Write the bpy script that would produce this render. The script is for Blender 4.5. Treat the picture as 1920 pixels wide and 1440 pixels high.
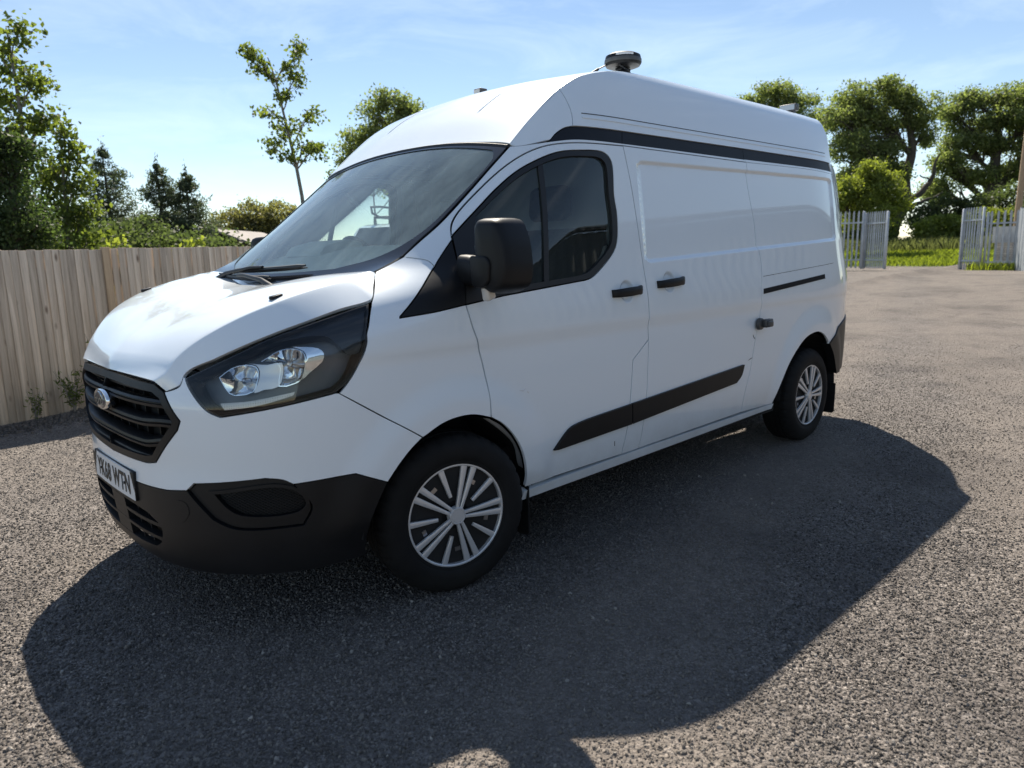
import bpy, bmesh, math, random
import numpy as np
from mathutils import Vector, Matrix
from mathutils.geometry import delaunay_2d_cdt
random.seed(7); rng=np.random.default_rng(11)
S=bpy.context.scene
for o in list(bpy.data.objects): bpy.data.objects.remove(o)
COL=S.collection

# ------------------------------------------------------------------ camera
cam=bpy.data.cameras.new('camera'); camo=bpy.data.objects.new('camera',cam); COL.objects.link(camo); S.camera=camo
yaw,pit,rol=-2.3331,-0.1782,-0.0243
cf=Vector((math.cos(yaw)*math.cos(pit),math.sin(yaw)*math.cos(pit),math.sin(pit)))
cr=Vector((math.sin(yaw),-math.cos(yaw),0)); cu=cr.cross(cf)
r2=cr*math.cos(rol)+cu*math.sin(rol); u2=-cr*math.sin(rol)+cu*math.cos(rol)
m=Matrix((r2,u2,-cf)).transposed().to_4x4(); m.translation=(1.7634,3.1501,1.3853); camo.matrix_world=m
cam.sensor_width=36; cam.lens=36*1342.46/1920; cam.clip_end=3000; cam.clip_start=.05
cam.dof.use_dof=True; cam.dof.focus_distance=3.7; cam.dof.aperture_fstop=3.2
S.render.resolution_x=1024; S.render.resolution_y=768

# ------------------------------------------------------------------ world, sun, exposure
SUN=Vector((-.47,-.615,1.0)).normalized()
EL=math.asin(SUN.z); AZ=math.atan2(SUN.x,SUN.y)
w=bpy.data.worlds.new('World'); S.world=w; w.use_nodes=True; nt=w.node_tree; nt.nodes.clear()
def N(nt,t,**k):
    n=nt.nodes.new(t)
    for a,b in k.items():
        if a.startswith('_'): n.inputs[a[1:].replace('_',' ')].default_value=b
        else: setattr(n,a,b)
    return n
wo=N(nt,'ShaderNodeOutputWorld'); bg=N(nt,'ShaderNodeBackground'); bg.inputs[1].default_value=.060
sky=N(nt,'ShaderNodeTexSky',sky_type='NISHITA',sun_disc=False,sun_elevation=EL,sun_rotation=AZ,altitude=50,air_density=.85,dust_density=0.0,ozone_density=3.0)
tc=N(nt,'ShaderNodeTexCoord'); mp=N(nt,'ShaderNodeMapping'); mp.inputs['Scale'].default_value=(1.2,1.2,4.5); mp.inputs['Rotation'].default_value=(.25,.15,.6)
cn=N(nt,'ShaderNodeTexNoise',_Scale=3.4,_Detail=7.0,_Roughness=.62,_Distortion=.5)
crp=N(nt,'ShaderNodeValToRGB'); crp.color_ramp.elements[0].position=.47; crp.color_ramp.elements[0].color=(0,0,0,1); crp.color_ramp.elements[1].position=.80; crp.color_ramp.elements[1].color=(.20,.20,.20,1)
mx=N(nt,'ShaderNodeMix',data_type='RGBA'); mx.inputs[7].default_value=(9.0,9.8,10.6,1)
L=nt.links.new
L(tc.outputs['Generated'],mp.inputs[0]); L(mp.outputs[0],cn.inputs[0]); L(cn.outputs[0],crp.inputs[0]); L(crp.outputs[0],mx.inputs[0]); tn=N(nt,'ShaderNodeMix',data_type='RGBA',blend_type='MULTIPLY'); tn.inputs[0].default_value=1; tn.inputs[7].default_value=(1.12,1.0,.87,1); L(sky.outputs[0],tn.inputs[6]); L(tn.outputs[2],mx.inputs[6]); L(mx.outputs[2],bg.inputs[0]); L(bg.outputs[0],wo.inputs[0])
sl=bpy.data.lights.new('sun','SUN'); so=bpy.data.objects.new('sun',sl); COL.objects.link(so)
sl.energy=3.05; sl.angle=math.radians(.5); sl.color=(1,.915,.785); so.rotation_euler=SUN.to_track_quat('Z','Y').to_euler()
S.view_settings.view_transform='Standard'; S.view_settings.look='None'; S.view_settings.gamma=1; S.view_settings.exposure=1.50; S.view_settings.use_curve_mapping=False

# ------------------------------------------------------------------ materials
def mat(name,col=(.5,.5,.5),rough=.5,metal=0,coat=0,spec=.5,var=0,vscale=8,bump=0,bscale=40,island=0,objrand=0,dirt=None,coatr=.03):
    m=bpy.data.materials.new(name); m.use_nodes=True; nt=m.node_tree; b=nt.nodes['Principled BSDF']; L=nt.links.new
    b.inputs['Base Color'].default_value=(*col,1); b.inputs['Roughness'].default_value=rough; b.inputs['Metallic'].default_value=metal
    b.inputs['Coat Weight'].default_value=coat; b.inputs['Coat Roughness'].default_value=coatr; b.inputs['Specular IOR Level'].default_value=spec
    src=None; tc=N(nt,'ShaderNodeTexCoord')
    def mul(val_out,lo,hi):
        nonlocal src
        mr=N(nt,'ShaderNodeMapRange'); mr.inputs['To Min'].default_value=lo; mr.inputs['To Max'].default_value=hi
        L(val_out,mr.inputs['Value'])
        mm=N(nt,'ShaderNodeMix',data_type='RGBA',blend_type='MULTIPLY'); mm.inputs[0].default_value=1
        if src is None: mm.inputs[6].default_value=(*col,1)
        else: L(src,mm.inputs[6])
        L(mr.outputs[0],mm.inputs[7]); src=mm.outputs[2]
    if var:
        n=N(nt,'ShaderNodeTexNoise',_Scale=vscale,_Detail=6.0,_Roughness=.6); L(tc.outputs['Object'],n.inputs[0])
        mr=N(nt,'ShaderNodeMapRange'); mr.inputs['From Min'].default_value=.3; mr.inputs['From Max'].default_value=.7; L(n.outputs[0],mr.inputs[0]); mul(mr.outputs[0],1-var,1+var)
    if island:
        g=N(nt,'ShaderNodeNewGeometry'); mul(g.outputs['Random Per Island'],1-island,1+island)
    if objrand:
        g=N(nt,'ShaderNodeObjectInfo'); mul(g.outputs['Random'],1-objrand,1+objrand)
    if dirt:
        # dried road dirt thrown up low on the panels: dcol, zlow, zhigh, amount
        dcol,z0,z1,amt=dirt
        g=N(nt,'ShaderNodeNewGeometry'); sx=N(nt,'ShaderNodeSeparateXYZ'); L(g.outputs['Position'],sx.inputs[0])
        mr=N(nt,'ShaderNodeMapRange',interpolation_type='SMOOTHSTEP'); mr.inputs['From Min'].default_value=z1; mr.inputs['From Max'].default_value=z0; mr.inputs['To Max'].default_value=amt; L(sx.outputs[2],mr.inputs[0])
        n=N(nt,'ShaderNodeTexNoise',_Scale=5.0,_Detail=8.0,_Roughness=.7); L(g.outputs['Position'],n.inputs[0])
        mm=N(nt,'ShaderNodeMath',operation='MULTIPLY'); L(mr.outputs[0],mm.inputs[0]); L(n.outputs[0],mm.inputs[1])
        mc=N(nt,'ShaderNodeMix',data_type='RGBA'); mc.inputs[6].default_value=(*col,1); mc.inputs[7].default_value=(*dcol,1)
        if src: L(src,mc.inputs[6])
        L(mm.outputs[0],mc.inputs[0]); src=mc.outputs[2]
    if src: L(src,b.inputs['Base Color'])
    if bump:
        n=N(nt,'ShaderNodeTexNoise',_Scale=bscale,_Detail=3.0); L(tc.outputs['Object'],n.inputs[0])
        bp=N(nt,'ShaderNodeBump'); bp.inputs['Strength'].default_value=bump; bp.inputs['Distance'].default_value=.004; L(n.outputs[0],bp.inputs['Height']); L(bp.outputs[0],b.inputs['Normal'])
        if coat: L(bp.outputs[0],b.inputs['Coat Normal'])
    return m
def glassmat(name,tint,ior=1.5,rough=0.0,gl=(1,1,1),dust_haze=0):
    m=bpy.data.materials.new(name); m.use_nodes=True; nt=m.node_tree; nt.nodes.clear(); L=nt.links.new
    o=N(nt,'ShaderNodeOutputMaterial'); mx=N(nt,'ShaderNodeMixShader'); t=N(nt,'ShaderNodeBsdfTransparent'); t.inputs[0].default_value=(*tint,1)
    g=N(nt,'ShaderNodeBsdfGlossy'); g.inputs['Roughness'].default_value=rough; g.inputs[0].default_value=(*gl,1)
    f=N(nt,'ShaderNodeFresnel'); f.inputs[0].default_value=ior
    L(f.outputs[0],mx.inputs[0]); L(t.outputs[0],mx.inputs[1]); L(g.outputs[0],mx.inputs[2])
    if dust_haze:  # film on the glass; its pale blue paints in glare as haze
        df=N(nt,'ShaderNodeBsdfDiffuse'); df.inputs[0].default_value=(.62,.82,.90,1); tl=N(nt,'ShaderNodeBsdfTranslucent'); tl.inputs[0].default_value=(.58,.72,.80,1); m1=N(nt,'ShaderNodeMixShader'); m1.inputs[0].default_value=.5; L(df.outputs[0],m1.inputs[1]); L(tl.outputs[0],m1.inputs[2])
        tc=N(nt,'ShaderNodeTexCoord'); mp=N(nt,'ShaderNodeMapping'); mp.inputs['Scale'].default_value=(3,9,3); mp.inputs['Rotation'].default_value=(.3,.2,.5); nz=N(nt,'ShaderNodeTexNoise',_Scale=1.2,_Detail=6.0,_Roughness=.6); L(tc.outputs['Object'],mp.inputs[0]); L(mp.outputs[0],nz.inputs[0])
        mr=N(nt,'ShaderNodeMapRange'); mr.inputs['From Min'].default_value=.3; mr.inputs['From Max'].default_value=.75; mr.inputs['To Min'].default_value=dust_haze*.6; mr.inputs['To Max'].default_value=dust_haze*1.6; L(nz.outputs[0],mr.inputs[0])
        m2=N(nt,'ShaderNodeMixShader'); L(mr.outputs[0],m2.inputs[0]); L(mx.outputs[0],m2.inputs[1]); L(m1.outputs[0],m2.inputs[2]); L(m2.outputs[0],o.inputs[0])
    else: L(mx.outputs[0],o.inputs[0])
    return m
def leafmat(name,col,trans,isl=.35):
    m=bpy.data.materials.new(name); m.use_nodes=True; nt=m.node_tree; nt.nodes.clear(); L=nt.links.new
    o=N(nt,'ShaderNodeOutputMaterial'); mx=N(nt,'ShaderNodeMixShader'); mx.inputs[0].default_value=.588
    d=N(nt,'ShaderNodeBsdfPrincipled'); d.inputs['Roughness'].default_value=.55; d.inputs['Specular IOR Level'].default_value=.35
    t=N(nt,'ShaderNodeBsdfTranslucent')
    g=N(nt,'ShaderNodeNewGeometry'); r=N(nt,'ShaderNodeValToRGB'); e=r.color_ramp.elements
    e[0].color=(col[0]*(1-isl),col[1]*(1-isl),col[2]*(1-isl),1); e[1].color=(col[0]*(1+isl*1.3),col[1]*(1+isl),col[2]*(1+isl*.6),1)
    L(g.outputs['Random Per Island'],r.inputs[0]); L(r.outputs[0],d.inputs['Base Color'])
    mm=N(nt,'ShaderNodeMix',data_type='RGBA',blend_type='MULTIPLY'); mm.inputs[0].default_value=1; mm.inputs[7].default_value=(*trans,1); L(r.outputs[0],mm.inputs[6]); L(mm.outputs[2],t.inputs[0])
    L(d.outputs[0],mx.inputs[1]); L(t.outputs[0],mx.inputs[2]); L(mx.outputs[0],o.inputs[0]); return m
M={}
M['paint']=mat('white_paint',(.84,.905,.955),.35,coat=1,dirt=((.30,.26,.21),.30,.62,.6),bump=.035,bscale=5)
M['paint2']=mat('white_paint_plain',(.84,.905,.955),.35,coat=1,bump=.025,bscale=5)
M['plastic']=mat('black_plastic',(.0085,.009,.0105),.45,var=.25,vscale=5,bump=.06,bscale=500,spec=.28,dirt=((.05,.046,.042),.18,.45,.12))
M['gloss']=mat('dark_trim',(.010,.012,.018),.5,var=.15,spec=.25)
M['gap']=mat('shadow_gap',(.006,.006,.006),.9)
M['rubber']=mat('tyre_rubber',(.008,.008,.0085),.75,var=.3,vscale=12,bump=.15,bscale=150,spec=.3,dirt=((.06,.054,.046),.0,.16,.35))
M['seal']=mat('rubber_seal',(.010,.010,.011),.5)
M['silver']=mat('silver_trim_paint',(.66,.66,.67),.32,metal=.35,coat=.6)
M['chrome']=mat('chrome',(.86,.87,.88),.06,metal=1)
M['satin']=mat('satin_metal',(.5,.5,.52),.3,metal=1)
M['steel']=mat('wheel_steel',(.03,.03,.032),.5,metal=.3)
M['ws']=glassmat('windscreen_glass',(.90,.97,.95),1.55,dust_haze=.20)
M['sg']=glassmat('side_glass',(.72,.82,.81),1.62,dust_haze=.010)
M['lens']=glassmat('headlamp_lens',(.93,.95,.96),1.5)
M['frit']=mat('glass_frit',(.012,.013,.016),.12)
M['house']=mat('lamp_housing',(.022,.025,.031),.28)
M['lampin']=mat('lamp_inner',(.16,.18,.20),.3)
M['dash']=mat('dashboard_vinyl',(.34,.39,.35),.6,bump=.1,bscale=300)
M['inner']=mat('cabin_trim',(.42,.43,.44),.75)
M['fabric']=mat('seat_fabric',(.03,.031,.034),.9,var=.3,vscale=60)
M['plate']=mat('number_plate_white',(.72,.73,.74),.35)
M['ink']=mat('number_plate_black',(.01,.01,.01),.5)
M['badge']=mat('badge_blue',(.012,.018,.05),.2,coat=1)
M['amber']=mat('clear_indicator_lens',(.62,.60,.56),.12,coat=1)
M['grey']=mat('grey_lock_metal',(.10,.10,.10),.45,metal=.4,var=.3)
M['drl']=mat('running_light_optic',(.75,.76,.78),.15,coat=1)
M['under']=mat('underbody',(.012,.012,.013),.8)

# ------------------------------------------------------------------ object helpers
def tag(o,label=None,cat=None,group=None,kind=None):
    if label: o['label']=label
    if cat: o['category']=cat
    if group: o['group']=group
    if kind: o['kind']=kind
    return o
def empty(name,loc=(0,0,0),parent=None,rz=0):
    o=bpy.data.objects.new(name,None); COL.objects.link(o); o.location=loc; o.rotation_euler[2]=rz; o.parent=parent; o.empty_display_size=.2; return o
def link(name,me,parent=None):
    o=bpy.data.objects.new(name,me); COL.objects.link(o); o.parent=parent; return o
def mesh(name,V,F,mats,parent=None,smooth=False,mi=None,norm=None):
    me=bpy.data.meshes.new(name); me.from_pydata([tuple(v) for v in V],[],[tuple(f) for f in F])
    for mm in (mats if isinstance(mats,(list,tuple)) else [mats]): me.materials.append(mm)
    if mi is not None: me.polygons.foreach_set('material_index',mi)
    if smooth: me.polygons.foreach_set('use_smooth',[True]*len(me.polygons))
    me.update()
    if norm is not None: me.normals_split_custom_set_from_vertices([tuple(n) for n in norm])
    return link(name,me,parent)
def autosmooth(o,ang=35):
    me=o.data; bm=bmesh.new(); bm.from_mesh(me)
    for f in bm.faces: f.smooth=True
    for e in bm.edges:
        if len(e.link_faces)==2 and e.calc_face_angle(0)>math.radians(ang): e.smooth=False
    bm.to_mesh(me); bm.free(); return o
class MB:
    def __init__(s): s.v=[]; s.f=[]
    def add(s,V,F):
        k=len(s.v); s.v+= [tuple(v) for v in V]; s.f+=[tuple(i+k for i in f) for f in F]
    def box(s,c,d,rot=None):
        V=[Vector((sx*d[0]/2,sy*d[1]/2,sz*d[2]/2)) for sx in(-1,1) for sy in(-1,1) for sz in(-1,1)]
        if rot: V=[rot@v for v in V]
        c=Vector(c); s.add([v+c for v in V],[(0,1,3,2),(4,6,7,5),(0,4,5,1),(2,3,7,6),(0,2,6,4),(1,5,7,3)])
    def tube(s,P,R,n=8,cap=True):
        P=[Vector(p) for p in P]; k=len(P)
        if not isinstance(R,(list,tuple)): R=[R]*k
        V=[];F=[]; ref=None
        for i in range(k):
            t=(P[min(i+1,k-1)]-P[max(i-1,0)]).normalized()
            if ref is None: ref=t.orthogonal().normalized()
            ref=(ref-t*ref.dot(t)); ref=ref.normalized() if ref.length>1e-6 else t.orthogonal().normalized()
            b=t.cross(ref)
            for j in range(n):
                a=2*math.pi*j/n; V.append(P[i]+(ref*math.cos(a)+b*math.sin(a))*R[i])
        for i in range(k-1):
            for j in range(n):
                F.append((i*n+j,i*n+(j+1)%n,(i+1)*n+(j+1)%n,(i+1)*n+j))
        if cap: F.append(tuple(reversed(range(n)))); F.append(tuple(range((k-1)*n,k*n)))
        s.add(V,F)
    def lathe(s,prof,n=32,axis='z',c=(0,0,0),closed=False):
        V=[];F=[];k=len(prof)
        for i in range(n):
            a=2*math.pi*i/n; ca,sa=math.cos(a),math.sin(a)
            for r,h in prof:
                V.append((c[0]+r*ca,c[1]+r*sa,c[2]+h) if axis=='z' else ((c[0]+r*ca,c[1]+h,c[2]+r*sa) if axis=='y' else (c[0]+h,c[1]+r*ca,c[2]+r*sa)))
        for i in range(n):
            for j in range(k-1 if not closed else k):
                a=i*k+j; b=i*k+(j+1)%k; F.append((a,((i+1)%n)*k+j,((i+1)%n)*k+(j+1)%k,b))
        s.add(V,F)
    def prism(s,poly,h0,h1,fn):
        n=len(poly); V=[fn(p[0],p[1],h0) for p in poly]+[fn(p[0],p[1],h1) for p in poly]
        s.add(V,[tuple(range(n)),tuple(reversed(range(n,2*n)))]+[(i,i+n,(i+1)%n+n,(i+1)%n) for i in range(n)])
    def out(s,name,m,parent=None,smooth=None):
        o=mesh(name,s.v,s.f,m,parent)
        bm=bmesh.new(); bm.from_mesh(o.data); bmesh.ops.recalc_face_normals(bm,faces=bm.faces); bm.to_mesh(o.data); bm.free()
        if smooth: autosmooth(o,smooth)
        return o
def bevel(o,wd,seg=2,ang=30):
    bm=bmesh.new(); bm.from_mesh(o.data)
    es=[e for e in bm.edges if len(e.link_faces)==2 and e.calc_face_angle(0)>math.radians(ang)]
    bmesh.ops.bevel(bm,geom=es,offset=wd,segments=seg,profile=.5,affect='EDGES',clamp_overlap=True)
    bm.to_mesh(o.data); bm.free(); return autosmooth(o,50)
# ------------------------------------------------------------------ trimmed surface panels
def spl(P,res=.012):
    P=[np.array(p,float) for p in P]
    if len(P)==2:
        n=max(1,int(np.linalg.norm(P[1]-P[0])/res)); return [tuple(P[0]+(P[1]-P[0])*i/n) for i in range(n+1)]
    Q=[2*P[0]-P[1]]+P+[2*P[-1]-P[-2]]; out=[]
    for i in range(1,len(Q)-2):
        a,b,c,d=Q[i-1],Q[i],Q[i+1],Q[i+2]
        t0=0; t1=t0+max(1e-6,np.linalg.norm(b-a))**.5; t2=t1+max(1e-6,np.linalg.norm(c-b))**.5; t3=t2+max(1e-6,np.linalg.norm(d-c))**.5
        n=max(2,int(np.linalg.norm(c-b)/res))
        for k in range(n):
            t=t1+(t2-t1)*k/n
            A1=(t1-t)/(t1-t0)*a+(t-t0)/(t1-t0)*b; A2=(t2-t)/(t2-t1)*b+(t-t1)/(t2-t1)*c; A3=(t3-t)/(t3-t2)*c+(t-t2)/(t3-t2)*d
            B1=(t2-t)/(t2-t0)*A1+(t-t0)/(t2-t0)*A2; B2=(t3-t)/(t3-t1)*A2+(t-t1)/(t3-t1)*A3
            out.append(tuple((t2-t)/(t2-t1)*B1+(t-t1)/(t2-t1)*B2))
    return out+[tuple(P[-1])]
def path(*segs,res=.012):
    out=[]
    for s in segs:
        for q in spl(s,res):
            if not out or math.dist(out[-1],q)>1e-4: out.append(q)
    if math.dist(out[0],out[-1])<1e-3: out.pop()
    return out
def rev(a): return list(reversed(a))
def area(P):
    P=np.array(P); x,y=P[:,0],P[:,1]; return .5*np.sum(x*np.roll(y,-1)-np.roll(x,-1)*y)
def offset(P,d):
    """move a closed loop to its left by d (inwards for an anticlockwise loop)"""
    P=np.array(P); a=P-np.roll(P,1,0); b=np.roll(P,-1,0)-P
    a/=np.linalg.norm(a,axis=1)[:,None]+1e-12; b/=np.linalg.norm(b,axis=1)[:,None]+1e-12
    na=np.stack([-a[:,1],a[:,0]],1); nb=np.stack([-b[:,1],b[:,0]],1); n=na+nb; ln=np.linalg.norm(n,axis=1)[:,None]; n/=ln+1e-9
    c=np.clip((n*na).sum(1),.45,1)[:,None]
    return [tuple(q) for q in P+n*d/c]
def inside(pts,loops):
    pts=np.asarray(pts); r=np.zeros(len(pts),bool)
    for Lp in loops:
        A=np.array(Lp); B=np.roll(A,-1,0)
        for (x0,y0),(x1,y1) in zip(A,B):
            if y0==y1: continue
            c=((y0>pts[:,1])!=(y1>pts[:,1])); c&=pts[:,0]<(x1-x0)*(pts[:,1]-y0)/(y1-y0)+x0; r^=c
    return r
NORMSIGN={}
def ev(chart,u,v,off=0.):
    e=1e-4; P=Vector(chart(u,v)); A=Vector(chart(u+e,v))-Vector(chart(u-e,v)); B=Vector(chart(u,v+e))-Vector(chart(u,v-e))
    n=A.cross(B); n=n.normalized() if n.length>0 else Vector((0,0,1))
    if chart in NORMSIGN: n=n*NORMSIGN[chart]
    return P+n*off,n
def panel(name,loops,chart,m,parent,step=.03,off=0.,gap=.002,flange=.014,lip=True,mirror=False,parent2=None,name2=None,lipd=0.,noflange=None,extra=None):
    if not isinstance(loops[0][0],(tuple,list)): loops=[loops]
    LL=[]
    for i,Lp in enumerate(loops):
        a=area(Lp)
        if (a<0)==(i==0): Lp=rev(Lp)
        LL.append(offset(Lp,gap) if gap else list(Lp))
    A=np.array(LL[0]); lo=A.min(0); hi=A.max(0)
    gx,gy=np.meshgrid(np.arange(lo[0]+step/2,hi[0],step),np.arange(lo[1]+step/2,hi[1],step)); G=np.stack([gx.ravel(),gy.ravel()],1)
    G=G[inside(G,LL)] if len(G) else G
    if extra is not None: G=np.concatenate([G,extra[inside(extra,LL)]])
    allb=np.array([q for Lp in LL for q in Lp])
    if len(G):
        d=np.full(len(G),9.)
        for q in allb: d=np.minimum(d,np.hypot(G[:,0]-q[0],G[:,1]-q[1]))
        G=G[d>min(step*.35,.005)]
    vs=[Vector(q) for q in allb]+[Vector(q) for q in G]; es=[]; k=0
    for Lp in LL: n=len(Lp); es+=[(k+i,k+(i+1)%n) for i in range(n)]; k+=n
    V2,_,T,*_r=delaunay_2d_cdt(vs,es,[],0,1e-7)
    V2=np.array([tuple(v) for v in V2]); T=[t for t in T]
    cen=np.array([V2[list(t)].mean(0) for t in T]); ok=inside(cen,LL); T=[t for t,o in zip(T,ok) if o]
    V=[];Nn=[]
    for u,v in V2:
        P,n=ev(chart,u,v,off); V.append(P); Nn.append(n)
    F=[]
    fl=sum((V[t0[1]]-V[t0[0]]).cross(V[t0[2]]-V[t0[0]]).dot(Nn[t0[0]]) for t0 in T)<0
    for t in T: F.append(tuple(reversed(t)) if fl else tuple(t))
    mi=[0]*len(F)
    if flange:
        for Lp in LL:
            n=len(Lp); out=offset(Lp,-.010) if lip else None
            k=len(V)
            top=[ev(chart,u,v,off) for u,v in Lp]
            for i in range(n):
                P,nn=top[i]; tg=(top[(i+1)%n][0]-top[i-1][0]).normalized(); on=tg.cross(nn); 
                V.append(P); Nn.append(on); V.append(P-nn*flange); Nn.append(on)
            for i in range(n):
                if noflange and noflange(*Lp[i]) and noflange(*Lp[(i+1)%n]): continue
                a,b=k+2*i,k+2*((i+1)%n); F.append((a,a+1,b+1,b)); mi.append(0)
            if lip:
                k2=len(V)
                for i in range(n):
                    P,nn=ev(chart,*Lp[i],off-flange-lipd); V.append(P); Nn.append(nn)
                    P,nn=ev(chart,*out[i],off-flange-lipd); V.append(P); Nn.append(nn)
                for i in range(n):
                    if noflange and noflange(*Lp[i]): continue
                    a,b=k2+2*i,k2+2*((i+1)%n); F.append((a,a+1,b+1,b)); mi.append(1)
    mats=[m,M['gap']]
    o=mesh(name,V,F,mats,parent,True,mi,Nn)
    if mirror:
        o2=mesh(name2 or name,[(v[0],-v[1],v[2]) for v in V],[tuple(reversed(f)) for f in F],mats,parent2 or parent,True,mi,[(n[0],-n[1],n[2]) for n in Nn]); return o,o2
    return o

# ------------------------------------------------------------------ the shape of the van's skin (metres; front axle at x=0, left side y>0)
def smooth(a,b,x):
    t=min(1,max(0,(x-a)/(b-a))); return t*t*(3-2*t)
def pch(xs,ys):
    n=len(xs); h=[xs[i+1]-xs[i] for i in range(n-1)]; d=[(ys[i+1]-ys[i])/h[i] for i in range(n-1)]
    m=[d[0]]+[0 if d[i-1]*d[i]<=0 else 3*(h[i-1]+h[i])/((2*h[i]+h[i-1])/d[i-1]+(h[i]+2*h[i-1])/d[i]) for i in range(1,n-1)]+[d[-1]]
    def f(x):
        if x<=xs[0]: return ys[0]+m[0]*(x-xs[0])
        if x>=xs[-1]: return ys[-1]+m[-1]*(x-xs[-1])
        i=0
        while x>xs[i+1]: i+=1
        t=(x-xs[i])/h[i]; t2=t*t; t3=t2*t
        return (2*t3-3*t2+1)*ys[i]+(t3-2*t2+t)*h[i]*m[i]+(-2*t3+3*t2)*ys[i+1]+(t3-t2)*h[i]*m[i+1]
    return f
NEz=pch([.2,1.0,1.37,2.3],[3.0,3.0,2.4,2.4])
Wz=pch([.18,.28,.34,.45,.7,.9,1.0,1.06,1.13,1.2,1.32,1.5,1.75,1.9,2.0,2.1,2.2,2.26,2.3,2.33],
       [.925,.95,.962,.973,.981,.982,.981,.9915,.990,.982,.964,.942,.912,.892,.874,.851,.820,.795,.765,.72])
XS=pch([.2,1.1,1.2,1.37,1.6,1.88,2.3],[0,0,-.12,-.6,-.9,-1.15,-1.4])
XN=pch([.18,.24,.32,.42,.55,.66,.76,.87,.97,1.05,1.15,1.23,1.37,1.6,1.88,2.1,2.3],
       [.92,.955,.983,.996,1.0,.994,1.002,1.006,.978,.938,.872,.80,.53,.24,-.10,-.33,-.55])
def flare(x,z):
    f=0
    r=math.hypot(x+3.3,z-.335)
    f+=.022*smooth(.66,.50,r)*smooth(-.05,.25,z-.335+.25)
    r=math.hypot(x,z-.335)
    f+=.020*smooth(.60,.47,r)*smooth(.30,.45,z)
    return f
def taper(x,z):
    t=-3.3-x+.1*max(0,z-1)
    return 0 if t<=0 else .20*t**2.5*(1-.75*smooth(1.95,2.2,z))
def ys(x,z):
    xs=XS(z); w=Wz(z)
    if x<=xs: return w-taper(x,z)+flare(x,z)
    L=XN(z)-xs; NE=NEz(z); q=1-((x-xs)/L)**NE
    return (w*q**(1/NE) if q>0 else -1)+flare(x,z)
def side(u,z):
    """chart of the whole flank and nose: u<0 straight flank, u>0 wraps to the nose centre at pi/2"""
    xs=XS(z); w=Wz(z)
    if u<=0:
        x=xs+.98*u; return (x,w-taper(x,z)+flare(x,z),z)
    th=math.pi/2-u; c=math.cos(th); s=math.sin(th); L=XN(z)-xs; NE=NEz(z)
    rho=(abs(c/L)**NE+abs(s/w)**NE)**(-1/NE)
    x=xs+rho*c; return (x,rho*s+flare(x,z),z)
def side_inv(x,z):
    xs=XS(z)
    if x<=xs: return (x-xs)/.98
    y=ys(x,z)-flare(x,z); return math.pi/2-math.atan2(y,x-xs)
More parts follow.
